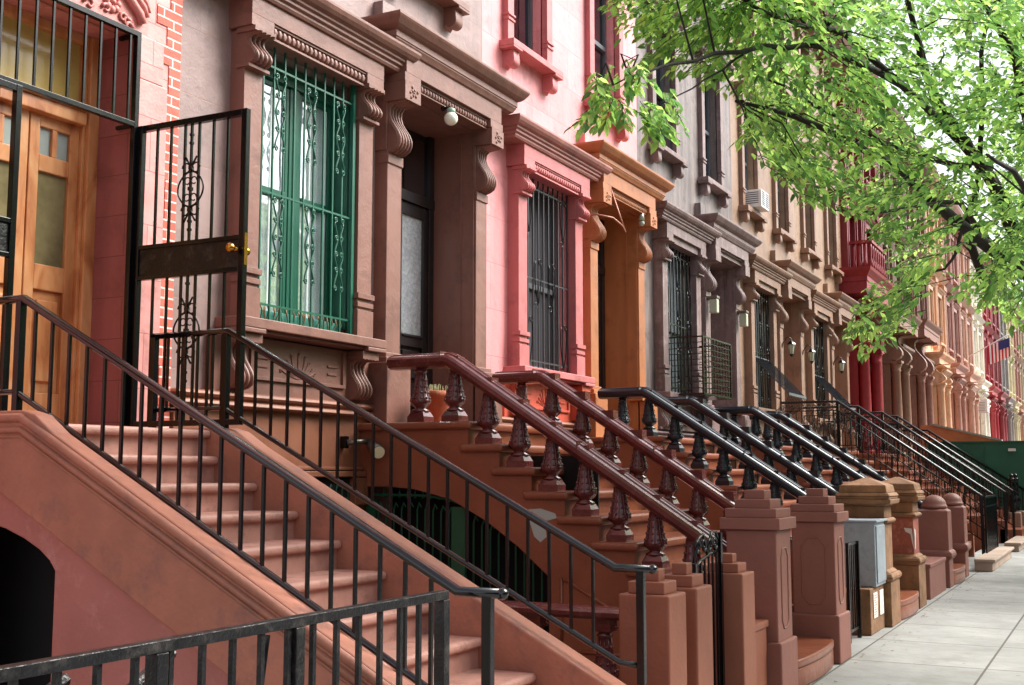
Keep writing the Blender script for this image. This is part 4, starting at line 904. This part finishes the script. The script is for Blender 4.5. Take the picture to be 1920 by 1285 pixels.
# ------------------------------------------------------------------ lamps, pots and fittings
gl = thing('globe_lamp', 'white glass globe lamp hanging under the brown door hood', 'lamp', (BX[1]+3.95, 6.0, 5.6))
x = 10.23; GB_ = mat('opal_glass', (232, 232, 216), .2, var=.03, bump=0)
MB().ball((x, 6.02, 5.40), .072, n=20, m=14).build('globe', GB_, gl); MB().lathe(x, 6.02, [(.03, 5.455), (.045, 5.46), (.045, 5.50), (.03, 5.51)], 14).build('fitter', mat('pale_green_metal', (140, 165, 150), .4), gl)
MB().tube([(x, 6.02, 5.505), (x+.01, 6.03, 5.52), (x+.06, 6.10, 5.545), (x+.10, 6.17, 5.56)], .016, 8).ball((x+.1, 6.17, 5.56), .03).build('arm', IRON, gl)
fl = thing('flood_lamp', 'small floodlight on a bracket below the brown window', 'lamp', (9.0, 6.35, 1.95))
STEEL = mat('dull_steel', (120, 112, 104), .35, var=.15, bump=.1, metal=.6)
MB().box(8.88, 8.94, 6.33, 6.385, 1.97, 2.08).build('wall_plate', IRON, fl); MB().tube([(8.92, 6.34, 2.02), (9.0, 6.28, 2.03), (9.16, 6.26, 2.04)], .026, 8).build('arm', STEEL, fl)
MB().tube([(9.16, 6.26, 2.03), (9.12, 6.18, 1.98), (9.07, 6.09, 1.935)], [.035, .052, .066], 16).build('reflector_hood', STEEL, fl)
MB().tube([(9.07, 6.09, 1.935), (9.062, 6.078, 1.93)], .056, 16).build('lens', mat('lamp_lens', (235, 226, 190), .08), fl)
def lantern(label, x, y, z, boxy):
    o = thing('wall_lantern', label, 'lamp', (x, y, z), 'wall lanterns beside the doors')
    GLS = mat('milky_lantern_glass', (180, 184, 160), .3, var=.05, bump=0)
    if boxy:
        MB().box(x-.065, x+.065, y-.08, y+.06, z-.15, z+.10).build('glass_box', GLS, o, bevel=.015); MB().box(x-.08, x+.08, y-.09, y+.12, z+.10, z+.15).build('lid', STEEL, o, bevel=.01)
    else:
        MB().lathe(x, y, [(.05, z-.14), (.075, z+.02), (.075, z+.06)], 6, False).build('glass_box', GLS, o)
        c_ = MB(); c_.lathe(x, y, [(.10, z+.06), (.07, z+.10), (.02, z+.14), (.01, z+.18), (.0, z+.19)], 6, False); c_.lathe(x, y, [(.02, z-.20), (.055, z-.14)], 6, False); c_.tube([(x, y, z+.19), (x-.01, y+.08, z+.23), (x, y+.18, z+.10), (x, y+.2, z+.0)], .011, 6)
        for i in range(6): a = math.pi/3*i+math.pi/6; c_.tube([(x+.05*math.cos(a), y+.05*math.sin(a), z-.14), (x+.078*math.cos(a), y+.078*math.sin(a), z+.06)], .007, 4)
        c_.build('lantern_frame', IRON, o)
B3, B4, B5 = BX[3], BX[4], BX[5]
lantern('milky box lamp on the near side of the grey house door', B3+2.94, 6.22, 4.66, True); lantern('milky box lamp on the far side of the grey house door', B3+4.74, 6.22, 4.62, True)
lantern('black carriage lantern left of the tan house door', B4+2.94, 6.12, 4.38, False); lantern('black carriage lantern right of the tan house door', B4+4.74, 6.12, 4.38, False); lantern('black carriage lantern left of the sand house door', B5+2.94, 6.12, 4.40, False)
hk = thing('awning_bracket', 'bare bent metal awning bracket on the ochre door hood', 'bracket', (BX[2]+3.0, 6.1, 5.0))
Bq = BX[2]; COP = mat('coppery_metal', (150, 92, 66), .45, var=.1, metal=.2)
MB().tube([(Bq+2.62, YW, 5.20), (Bq+2.62, 6.15, 5.21), (Bq+2.80, 5.98, 5.18), (Bq+2.98, 5.92, 5.10), (Bq+3.1, 5.92, 5.03)], .014, 6).tube([(Bq+3.1, 5.92, 5.03), (Bq+3.16, 6.15, 5.66)], .014, 6).build('bracket_bar', COP, hk)
MB().tube([(Bq+4.45, 6.2, 5.60), (Bq+4.45, 6.2, 5.48)], [.03, .05], 10).ball((Bq+4.45, 6.2, 5.44), .045).build('porch_bulb', mat('grey_bulb', (170, 176, 160), .2), hk)
# flower pot on the landing
fp = thing('flower_pot', 'terracotta flower pot with dry stems on the brown landing', 'plant pot', (9.95, 5.95, 2.21))
TC = mat('terracotta', (176, 92, 60), .75, var=.15, scale=6, bump=.2, stain=(150, 140, 118), stain_amt=.8)
MB().lathe(9.80, 5.92, [(.10, 2.212), (.105, 2.24), (.14, 2.46), (.158, 2.47), (.162, 2.53), (.148, 2.535), (.14, 2.50)], 22).build('pot', TC, fp)
st_ = MB()
for i in range(46):
    a = random.random()*6.28; r_ = random.random()*.12; l = .06+random.random()*.05; st_.tube([(9.80+r_*math.cos(a), 5.92+r_*math.sin(a), 2.50), (9.80+r_*1.15*math.cos(a+.1), 5.92+r_*1.15*math.sin(a), 2.50+l)], [.005, .002], 4)
st_.build('dry_stems', mat('dry_stem', (150, 150, 110), .9), fp); MB().lathe(9.80, 5.92, [(.135, 2.49), (.13, 2.495)], 16).build('soil', mat('soil', (50, 38, 28), .9), fp)
# straw bows along the green grille foot
wb = thing('window_box', 'green window box tied with dry straw behind the green bars', 'planter', (BX[1]+1.6, 6.5, 3.0))
MB().box(BX[1]+.97, BX[1]+2.22, 6.455, 6.535, 3.01, 3.13).build('trough', mat('teal_box', (60, 140, 125), .5), wb, bevel=.005)
sw = MB()
for i in range(22):
    x = BX[1]+1.0+i*.056+random.uniform(-.02, .02); sw.tube([(x, 6.425, 3.17), (x+random.uniform(-.015, .02), 6.415, 3.11), (x+random.uniform(-.035, .035), 6.42, 3.03+random.random()*.03)], [.005, .008, .003], 4)
sw.build('straw', mat('straw', (140, 116, 84), .9), wb)
# window cage on the grey house, slanted guards on the tan houses
wc = thing('window_cage', 'projecting black iron window cage on the grey house', 'window guard', (B3+1.6, 6.1, 3.0))
xa, xb, ya, za, zb = B3+.95, B3+2.42, 5.78, 2.98, 3.88
f = MB()
for z in (za, zb):
    f.box(xa, xb, ya-.012, ya+.012, z-.012, z+.012); f.box(xa-.012, xa+.012, ya, 6.42, z-.012, z+.012); f.box(xb-.012, xb+.012, ya, 6.42, z-.012, z+.012)
f.box(xa, xb, ya, 6.42, za-.02, za-.013)
for x in (xa, xb): f.box(x-.014, x+.014, ya-.014, ya+.014, za, zb)
f.build('cage_frame', IRON, wc); f = MB()
for i in range(1, 10):
    z = za+(zb-za)*i/10; f.box(xa, xb, ya-.006, ya+.006, z-.006, z+.006); f.box(xa-.006, xa+.006, ya, 6.42, z-.006, z+.006); f.box(xb-.006, xb+.006, ya, 6.42, z-.006, z+.006)
for i in range(1, 10): x = xa+(xb-xa)*i/10; f.box(x-.006, x+.006, ya-.007, ya+.007, za, zb)
f.build('cage_bars', IRON, wc)
for k, lb in ((4, 'black sloping window guard with curved foot on the tan house'), (5, 'black sloping window guard on the sand coloured house')):
    B = BX[k]; o = thing('window_guard', lb, 'window guard', (B+1.6, 6.2, 3.2), 'sloping window guards'); xa, xb = B+.95, B+2.35
    for i in range(13):
        x = xa+(xb-xa)*i/12; MB().tube([(x, 6.42, 4.05), (x, 5.72, 3.28), (x, 5.70, 3.22), (x, 5.78, 3.05), (x, 5.98, 2.93), (x, 6.4, 2.95)], .0075, 5, False).build('guard_bar', IRON, o)
    MB().box(xa, xb, 5.69, 5.72, 3.24, 3.29).box(xa, xb, 6.41, 6.43, 4.03, 4.06).build('guard_bar', mat('dull_grey_sheet', (96, 102, 108), .45, metal=.3), o)
def ac_unit(label, x, y, z, s=1.0):
    o = thing('air_conditioner', label, 'air conditioner', (x, y, z), 'window air conditioners'); MB().box(x-.33*s, x+.33*s, y-.35*s, y+.25*s, z, z+.42*s).build('case', WHITE, o, bevel=.015)
    l = MB()
    for i in range(7): l.box(x-.28*s, x-.04*s, y-.356*s, y-.351*s, z+.05+i*.05*s, z+.072+i*.05*s); l.box(x+.04*s, x+.28*s, y-.356*s, y-.351*s, z+.05+i*.05*s, z+.072+i*.05*s)
    for i in range(6): l.box(x-.336*s, x-.331*s, y-.28*s, y+.1*s, z+.08+i*.05*s, z+.095+i*.05*s)
    l.build('louvres', plain('grey_louvre', (70, 78, 96), .6), o)
ac_unit('white air conditioner in the first upper window of the tan house', BX[4]+1.15, 6.42, 7.0, .85)

# ------------------------------------------------------------------ far houses with columned porches; peach to cream walls have distant sunlight put into their colours
FAR = {6: ('red', (134, 22, 30), 'bright red row house with projecting balcony and red columns'), 7: ('olive', (134, 98, 78), 'olive brown row house with scrolled porch, after the red house'),
       8: ('umber', (142, 98, 84), 'umber brown house with two round porch columns'), 9: ('peach', (226, 178, 142), 'peach coloured row house beyond the umber columns'),
       10: ('russet', (184, 134, 120), 'dusty pink brown row house with flat porch hood, after the peach house'), 11: ('dusty', (212, 168, 146), 'dusty orange row house just before the cream house'),
       12: ('cream', (246, 238, 220), 'cream coloured row house before the crimson pair'), 13: ('crimson', (178, 62, 68), 'crimson row house hung with a flag'), 14: ('wine', (160, 76, 78), 'dark wine red row house beyond the crimson one'),
       15: ('slate', (160, 152, 146), 'slate grey row house far down the street'), 16: ('ivory', (222, 208, 170), 'ivory row house with green tinge near the vanishing end'),
       17: ('rust', (186, 136, 116), 'rust brown row house near the street end'), 18: ('stone', (190, 170, 140), 'pale stone row house, last but one visible'), 19: ('clay', (196, 150, 130), 'clay coloured row house closing the row')}
for k, (n_, rgb, lb) in FAR.items():
    B = BX[k]; m = paint(n_+'_stucco', rgb, var=.12, scale=2); mt = paint(n_+'_trim', tuple(int(v*.88) for v in rgb), var=.1)
    h = thing('row_house', lb, 'house', (B, YW, 0), 'row houses along the street'); c = dict(n=n_, wall=m, trim=mt, base=mt); HCcur = c
    # three-sided shallow bay over the whole height, giving the vertical ribs seen along the street
    ups = [(B+x_, z_) for z_ in (6.97, 10.3) for x_ in (1.15, 3.65)]
    PB, WB = B-2.45, B+2.1; eb, et = {6: (6.45, 7.15), 7: (6.12, 6.70), 8: (6.35, 6.92)}.get(k, (5.85, 6.27))
    ops = [(WB+.9, WB+2.3, 3.0, 5.4), (PB+3.07, PB+4.61, 2.2, 5.585)]+[(cx-.47, cx+.47, z, z+1.9) for cx, z in ups]
    wall_grid(B+.003, B+4.997, -.95, 13, YW, ops).build('wall', m, h, fix=False)
    for cx, z in ups: upper_window(h, cx, z, c, 1.9, drop=k < 10)
    ribs = MB()
    for x_ in (.12, .32, 2.15, 2.4, 2.65, 4.62, 4.86):
        ribs.box(B+x_-.05, B+x_+.05, YW-.17, YW+.01, 6.6, 12.4); ribs.box(B+x_-.09, B+x_+.09, YW-.2, YW+.01, 9.3, 9.5)
    ribs.cornice(B+.35, B+4.65, YW, [(.15, 9.5), (.24, 9.6), (.34, 9.72), (0, 9.8)])
    for s_ in (.55, 1.75, 3.05, 4.25): ribs.box(B+s_-.04, B+s_+.04, YW-.12, YW+.01, 6.97, 9.0)
    ribs.build('pilaster_ribs', mt, h)
    wd = MB().box(WB+.92, WB+.97, YW+.1, YW+.18, 3.0, 5.4).build('parlour_window', mt, h); window_sash(wd, WB+.97, WB+2.3, 3.0, 5.4, YW+.12, plain('grey_sash', (84, 88, 94), .5), DGLASS, .5, None)
    sv = MB()
    for x_ in (.72, 2.45): sv.box(WB+x_-.11, WB+x_+.11, 6.3, YW+.01, 2.9, 5.5)
    sv.cornice(WB+.75, WB+2.42, YW, [(.2, 5.5), (.22, 5.65), (.36, 5.8), (.36, 5.88), (0, 5.95)]); sv.box(WB+.55, WB+2.6, 6.2, YW+.01, 2.85, 2.95); sv.build('window_surround', mt, h)
    cy_ = 6.06
    for x_ in (3.0, 4.7):
        por = MB()
        por.lathe(PB+x_, cy_, [(.20, 2.2), (.20, 2.34), (.16, 2.38), (.18, 2.42), (.155, 2.5), (.155, 3.6), (.135, 4.80), (.16, 4.85), (.135, 4.89), (.19, 5.02), (.21, 5.07)], 18)
        por.box(PB+x_-.21, PB+x_+.21, cy_-.21, YW, 5.07, 5.14); por.box(PB+x_-.2, PB+x_+.2, cy_-.2, YW, 2.1, 2.2); por.box(PB+x_-.17, PB+x_+.17, 6.2, YW, 2.2, 5.07)
        por.build('porch_column', m, h)
        MB().ext('x', PB+x_-.15, PB+x_+.15, scroll_prof(5.14, eb, .78, YW, .5)).build('porch_console', m, h)
    ent = MB(); hh = et-eb
    ent.cornice(PB+2.80, PB+4.90, YW, [(.72, eb), (.72, eb+hh*.42), (.74, eb+hh*.46), (.74, eb+hh*.62), (.78, eb+hh*.72), (.84, eb+hh*.86), (.86, eb+hh*.97), (.6, et), (0, et+.03)] if k in (6, 7, 8) else [(.5, eb), (.5, eb+.2), (.55, eb+.24), (.66, et-.08), (.68, et), (0, et+.05)])
    ent.build('porch_entablature', m, h)
    front_door(h, PB, BRDOOR)
    if k == 6:
        bl_ = MB()
        for i in range(7): bl_.lathe(B+.4+i*.32, YW-.70, [(.05, 7.17), (.08, 7.3), (.03, 7.5), (.05, 7.75), (.03, 7.9)], 8)
        for i in range(4): bl_.lathe(B+.4, YW-.55+i*.15, [(.04, 7.17), (.07, 7.3), (.03, 7.5), (.04, 7.75), (.03, 7.9)], 8)
        bl_.box(B+.32, B+2.5, YW-.76, YW-.64, 7.9, 7.98); bl_.box(B+.32, B+.48, YW-.64, YW, 7.9, 7.98); bl_.build('balcony_rail', m, h)
    top_cornice(h, B, B+5, 13.3, mt)
    if k >= 6 and k < 14:
        o = thing('stoop', 'plain brown stoop of the '+n_+' house', 'stoop', (B+1.3, 4, 0), 'far stoops'); s_ = MB(); 
        for j in range(0, 11):
            z, y = stepB(j); s_.box(B+.1, B+2.5, y, y+.5 if j else 6.45, -.5 if j < 6 else -.1, z)
        s_.build('steps', STEPB, o)
        for x_ in (B+.2, B+2.3):
            rr = MB(); rr.tube([(x_, 5.9, 3.0), (x_, 5.15, 3.0), (x_, 2.5, 1.2)], .035, 6); 
            for q in range(14): y = 5.1-q*.19; rr.box(x_-.012, x_+.012, y-.012, y+.012, 3.0-(5.15-y)*.68-.8, 3.0-(5.15-y)*.68)
            rr.build('railing', IRON, o)
# sloping orange wooden ramp cheek seen beyond the scrolled railings
OW = mat('orange_board', (190, 112, 72), .7, var=.12, scale=3)
rm = thing('sloping_wall', 'orange sloping side wall with grey coping below the far porches', 'wall', (36, 4.5, 0))
MB().ext('x', 38.6, 38.85, [(5.6, 0), (5.6, 3.22), (5.3, 3.22), (3.3, 2.70), (3.3, 0)]).build('wall_face', OW, rm); MB().ext('x', 38.56, 38.89, [(5.3, 3.22), (5.3, 3.28), (3.25, 2.75), (3.25, 2.69)]).build('coping', KERB, rm)
ac_unit('white air conditioner low on the cream house', 60.5, 6.15, 4.6, 1.5)
fg = thing('flag', 'small red white and blue striped flag hanging from the crimson house', 'flag', (66, 5.2, 7.5))
fx, fy, fz = 60.0, 4.5, 8.1
MB().tube([(fx, 6.5, 7.2), (fx, fy-.3, fz+.35)], .03, 6).build('flagpole', WHITE, fg)
def wave(y, z): return fx+.12*math.sin(y*5+z)
for i in range(13):
    s_ = MB(); z0, z1 = None, None; a = fy+1.0*i/13; b = fy+1.0*(i+1)/13
    for q in range(6):
        p, r = fz-.9*q/6-.35*(a-fy), fz-.9*(q+1)/6-.35*(a-fy); s_.add([(wave(a, p), a, p), (wave(b, p), b, p-.35*(b-a)), (wave(b, r), b, r-.35*(b-a)), (wave(a, r), a, r)], [(0, 1, 2, 3)])
    s_.build('stripe', plain('flag_red', (180, 30, 44), .8) if i % 2 == 0 else plain('flag_white', (232, 230, 232), .8), fg, fix=False)
cn_ = MB(); cn_.add([(fx-.16, fy, fz), (fx-.16, fy+.5, fz-.18), (fx-.16, fy+.5, fz-.6), (fx-.16, fy, fz-.42)], [(0, 1, 2, 3)]); cn_.build('canton', plain('flag_blue', (44, 50, 110), .8), fg, fix=False)

# dead leaves and grit blown against the foot of the piers
rn = random.Random(5); fl_ = MB()
for i in range(260):
    x = rn.uniform(9.6, 34); y = 2.38-abs(rn.gauss(0, .16)) if rn.random() < .8 else rn.uniform(-1, 2.3); s_ = rn.uniform(.008, .03); a = rn.uniform(0, 6.28)
    fl_.add([(x+s_*math.cos(a+q)*(1 if j % 2 else .5), y+s_*math.sin(a+q)*(1 if j % 2 else .5), .006+.006*rn.random()) for j, q in enumerate((0, 1.57, 3.14, 4.71))], [(0, 1, 2, 3)])
struct(fl_.build('fallen_leaves', mat('dead_leaf', (120, 96, 60), .9, var=.4, scale=3), fix=False), 'stuff')
# ------------------------------------------------------------------ trees
fwd = Vector((math.cos(yaw)*math.cos(pitch), math.sin(yaw)*math.cos(pitch), math.sin(pitch)))
rgt = Vector((math.sin(yaw), -math.cos(yaw), 0)); upv = rgt.cross(fwd)
def spot(u, v, d):
    """point of the tree at distance d along the view direction, measured off the photograph"""
    return Vector((0, 0, EYE))+(fwd+rgt*((u-CW/2)/CF)-upv*((v-CH/2)/CF))*d
def to_px(p):
    q = Vector(p)-Vector((0, 0, EYE)); z = q.dot(fwd)
    return (CW/2+CF*q.dot(rgt)/z, CH/2-CF*q.dot(upv)/z, z) if z > .1 else (None, None, z)
BARK = mat('dark_bark', (40, 34, 32), .9, var=.25, scale=9, bump=.6, bscale=35)
LEAF = leafmat('leaf_green', (.042, .11, .034), (.125, .25, .062), (.30, .46, .12))
def leaf_mesh(points, rnd, size):
    """points = (pos, dir, size): pointed folded leaves with a drooping tip"""
    v = []; f = []; tone = []
    for p, d, s_ in points:
        d = d.normalized(); side = d.cross(Vector((rnd.uniform(-.6, .6), rnd.uniform(-.6, .6), 1))).normalized(); nrm = side.cross(d)
        L_ = s_*size; w = L_*.26; t = rnd.random(); o = len(v)
        a = p; m1 = p+d*L_*.35-nrm*w*.25; m2 = p+d*L_*.72-Vector((0, 0, L_*.06)); e = p+d*L_-Vector((0, 0, L_*.16))
        v += [a, m1+side*w, m1-nrm*-.0, m1-side*w, m2+side*w*.72+nrm*w*.2, m2, m2-side*w*.72+nrm*w*.2, e]
        v[o+1] = m1+side*w+nrm*w*.35; v[o+3] = m1-side*w+nrm*w*.35
        f += [(o, o+1, o+2), (o, o+2, o+3), (o+1, o+4, o+5, o+2), (o+2, o+5, o+6, o+3), (o+4, o+7, o+5), (o+5, o+7, o+6)]; tone += [t]*8
    me = bpy.data.meshes.new('leaves'); me.from_pydata(v, [], f)
    at = me.attributes.new('tone', 'FLOAT', 'POINT'); at.data.foreach_set('value', tone)
    me.materials.append(LEAF); me.update(); return me
def inpoly(x, y, P):
    c_ = False; n = len(P); j = n-1
    for i in range(n):
        if (P[i][1] > y) != (P[j][1] > y) and x < (P[j][0]-P[i][0])*(y-P[i][1])/(P[j][1]-P[i][1])+P[i][0]: c_ = not c_
        j = i
    return c_
def near_tree():
    rnd = random.Random(3)
    t = thing('street_tree', 'leafy street tree spreading bright green branches over the pavement', 'tree', (11.2, -2.0, 0))
    FK = Vector((11.2, -1.9, 2.5))
    MB().tube([(11.2, -2.0, -.1), (11.2, -2.0, .15), (11.18, -1.98, 1.2), tuple(FK)], [.32, .24, .2, .2], 14).build('trunk', BARK, t)
    limbs = [  # (pixel u, v, distance) waypoints from the fork outwards, start radius, end radius
        ([(2080, 640, 10.8), (1920, 509, 10.2), (1788, 411, 9.8), (1693, 322, 9.4), (1600, 270, 9.0), (1480, 215, 8.6), (1380, 190, 8.2)], .085, .012),
        ([(2070, 640, 11.5), (1975, 560, 11.4), (1920, 467, 11.2), (1872, 360, 10.8), (1826, 292, 10.5), (1779, 243, 10.2), (1740, 150, 9.8), (1700, 0, 9.5)], .12, .02),
        ([(1826, 292, 10.5), (1812, 317, 10.4), (1700, 283, 9.7), (1655, 268, 9.5), (1555, 212, 9.2), (1500, 180, 9.0), (1440, 150, 8.8)], .035, .008),
        ([(1872, 360, 10.8), (1800, 250, 10.2), (1727, 121, 9.6), (1718, 60, 9.4), (1700, -20, 9.2)], .05, .015),
        ([(1960, 420, 10.5), (1905, 112, 9.8), (1870, 50, 9.6), (1826, -10, 9.5)], .06, .02),
        ([(1779, 243, 10.2), (1680, 150, 9.4), (1583, 63, 8.8), (1510, 50, 8.4), (1457, 33, 8.0), (1400, 5, 7.7)], .04, .008),
        ([(1779, 243, 10.2), (1690, 160, 9.3), (1592, 110, 8.6), (1517, 84, 8.1), (1433, 86, 7.8), (1340, 100, 7.4), (1260, 120, 7.1), (1215, 135, 6.9), (1150, 160, 6.7)], .035, .004),
        ([(1433, 86, 7.8), (1380, 110, 7.6), (1320, 150, 7.4), (1270, 180, 7.2), (1240, 195, 7.1)], .010, .003),
        ([(1920, 467, 11.2), (1850, 540, 10.8), (1810, 430, 10.6), (1820, 390, 10.6), (1835, 330, 10.5), (1840, 100, 10.3), (1860, 20, 10.2)], .05, .015),
        ([(1800, 440, 10.4), (1808, 425, 10.3), (1795, 470, 10.2), (1770, 505, 10.1), (1720, 525, 10.0), (1670, 560, 9.8)], .022, .006),
        ([(1870, 470, 10.5), (1800, 380, 9.9), (1730, 385, 9.5), (1640, 400, 9.2), (1560, 395, 9.0)], .03, .006),
        ([(2070, 600, 9.0), (1980, 420, 7.6), (1900, 320, 6.8), (1850, 290, 6.4)], .05, .008),
        ([(2070, 640, 10.4), (1990, 600, 11.4), (1930, 560, 12.0), (1880, 520, 12.4)], .05, .012),
    ]
    nodes = []
    for pts, r0, r1 in limbs:
        P = [spot(*q) for q in pts]
        if pts[0][0] > 1950: P = [FK]+P
        # smooth with midpoints
        Q = [P[0]]
        for a, b in zip(P, P[1:]): Q += [a.lerp(b, .5)+Vector([rnd.uniform(-.02, .02) for _ in range(3)]), b]
        n = len(Q); rad = [r0+(r1-r0)*(i/(n-1))**.8 for i in range(n)]
        MB().tube(Q, rad, 8).build('limb', BARK, t)
        for i, p in enumerate(Q):
            if i > 2: nodes.append((p, rad[i]))
    mask = [(1160, -200), (1155, 0), (1180, 40), (1225, 60), (1225, 90), (1260, 108), (1310, 105), (1320, 140), (1350, 150), (1400, 180), (1405, 225), (1395, 260), (1440, 290), (1440, 345), (1510, 360), (1530, 400), (1570, 380), (1590, 410), (1600, 445), (1650, 440), (1640, 490), (1690, 480), (1665, 545), (1620, 590), (1600, 650), (1620, 690), (1680, 660), (1730, 600), (1750, 540), (1790, 500), (1830, 470), (1880, 480), (1840, 520), (1800, 560), (1830, 590), (1870, 600), (1930, 640), (2150, 700), (2300, -200)]
    tufts = [[(1080, 205), (1100, 172), (1130, 148), (1152, 165), (1180, 192), (1176, 222), (1160, 240), (1120, 238), (1090, 228)], [(1182, 132), (1204, 124), (1214, 145), (1200, 180), (1172, 185)], [(1192, 238), (1222, 200), (1260, 192), (1293, 215), (1278, 232), (1258, 235), (1240, 256), (1215, 246)]]
    gaps = [(1798, 160, 22), (1762, 95, 14), (1655, 115, 18), (1860, 95, 12), (1690, 190, 16), (1835, 265, 10), (1780, 60, 10), (1600, 205, 12), (1480, 60, 9), (1470, 165, 14), (1410, 300, 14), (1760, 330, 12), (1740, 560, 30), (1270, 150, 18), (1700, 240, 10)]
    sprays = []; tries = 0
    TN = 38
    nodes2 = []
    for nd in nodes:
        a, b, _ = to_px(nd[0])
        if nd[1] > .012: nodes2.append((a, b))
    for P_, n_ in zip(tufts, (16, 6, 16)):
        c_ = 0
        while c_ < n_:
            u, v = rnd.uniform(1075, 1300), rnd.uniform(115, 260)
            if inpoly(u, v, P_): sprays.append(spot(u, v-14, rnd.uniform(6.5, 7.1))); c_ += 1
    while len(sprays) < 3500 and tries < 120000:
        tries += 1; d = rnd.uniform(7.2, 13.5)
        u = rnd.uniform(1130, 2200); v = rnd.uniform(-190, 690)
        if u < 1400: d = rnd.uniform(6.8, 8.8)
        elif u < 1600: d = rnd.uniform(7.2, 10.5)
        if not inpoly(u, v+(24 if v > 150 else 0)+(14 if u > 1560 and v > 380 else 0), mask): continue
        if any((u-a)**2+(v-b)**2 < (r_*1.1)**2 for a, b, r_ in gaps): continue
        if min((u-a)**2+(v-b)**2 for a, b in nodes2) < 330 and rnd.random() < .55: continue
        p = spot(u, v, d)
        w = math.sin(p.x*2.3+p.y*1.1)+math.sin(p.z*4.6-p.y*1.7+p.x)*1.1+math.sin(p.y*3.1)*.6
        if w < -.75+.2*rnd.random(): continue
        sprays.append(p)
    L_ = []; tw = MB()
    for k_, p in enumerate(sprays):
        hl = .06 if k_ < TN else .13
        q = min(nodes, key=lambda nd: (nd[0]-p).length_squared)[0]
        out = (p-q); dist = out.length
        dr = Vector((out.x, out.y, out.z*.2-.12)); dr = dr.normalized() if dr.length > .01 else Vector((1, 0, 0))
        dr = (dr+Vector([rnd.uniform(-.6, .6), rnd.uniform(-.6, .6), rnd.uniform(-.25, .25)])).normalized()
        base = p-dr*hl; tip = p+dr*hl-Vector((0, 0, .05))
        if rnd.random() < .6:
            mid = base.lerp(tip, .5)+Vector((0, 0, .02))
            tw.tube([base, mid, tip], [.003, .0022, .001], 4)
        if rnd.random() < .05 and dist < 1.2:
            m_ = q.lerp(base, .5)+Vector((rnd.uniform(-.08, .08), rnd.uniform(-.08, .08), .08)); tw.tube([q, m_, base], [.008, .006, .003], 5)
        n = rnd.randint(9, 13)
        for i in range(n):
            tt = i/(n-1); pos = base.lerp(tip, tt)+Vector([rnd.uniform(-.015, .015) for _ in range(3)])
            s_ = 1 if i % 2 else -1; sd = dr.cross(Vector((0, 0, 1))).normalized()*s_
            d_ = dr*.55+sd*(.9-.5*tt)+Vector((0, 0, rnd.uniform(-.6, .1)))
            L_.append((pos, d_, rnd.uniform(.6, 1.25)))
    tw.build('twigs', BARK, t)
    lv = bpy.data.objects.new('leaves', leaf_mesh(L_, rnd, .070)); COL.objects.link(lv); lv.parent = t; lv.matrix_parent_inverse = Matrix.Translation(-t.location)
near_tree()
def far_tree(label, x, y, rad, h, n, seed, zc=5.2):
    rnd = random.Random(seed); t = thing('street_tree', label, 'tree', (x, y, 0), 'street trees along the kerb')
    MB().tube([(x, y, -.1), (x+.05, y, 1.5), (x, y+.1, 2.8)], [.24, .18, .16], 10).build('trunk', BARK, t)
    nodes = []
    for i in range(11):
        a = i*2.4; e = Vector((x+rad*.85*math.cos(a), y+rad*.85*math.sin(a), zc+rnd.uniform(-1, 2.5))); s0 = Vector((x, y+.1, 2.7)); mid = s0.lerp(e, .5)+Vector((0, 0, .4))
        MB().tube([s0, s0.lerp(mid, .5), mid, mid.lerp(e, .5), e], [.09, .07, .05, .03, .012], 7).build('limb', BARK, t); nodes += [mid, mid.lerp(e, .5), e]
    L_ = []
    while len(L_) < n:
        a = rnd.uniform(0, 6.28); r_ = rad*math.sqrt(rnd.random()); z = zc+rnd.uniform(-1, 1)*h*.5*math.sqrt(max(0, 1-(r_/rad)**2)); p = Vector((x+r_*math.cos(a), y+r_*math.sin(a), z))
        if math.sin(p.x*2.1+p.y)+math.sin(p.z*3.3+p.x)+math.sin(p.y*2.7-p.z) < -.35: continue
        for _ in range(9): q = p+Vector([rnd.gauss(0, .12) for _ in range(3)]); L_.append((q, Vector((rnd.uniform(-1, 1), rnd.uniform(-1, 1), rnd.uniform(-1, .1))), rnd.uniform(.9, 1.5)))
    lv = bpy.data.objects.new('leaves', leaf_mesh(L_, rnd, .12)); COL.objects.link(lv); lv.parent = t; lv.matrix_parent_inverse = Matrix.Translation(-t.location)
far_tree('second street tree farther along, showing between red house and flag', 23.5, -2.0, 4.3, 6.5, 9000, 11, 5.8)
far_tree('third street tree beyond, small leaves near the right edge', 36.0, -2.0, 4.2, 7, 7000, 12, 6.0)
far_tree('fourth street tree far down the kerb line', 50.0, -2.0, 4.2, 7, 6000, 13, 6.0)
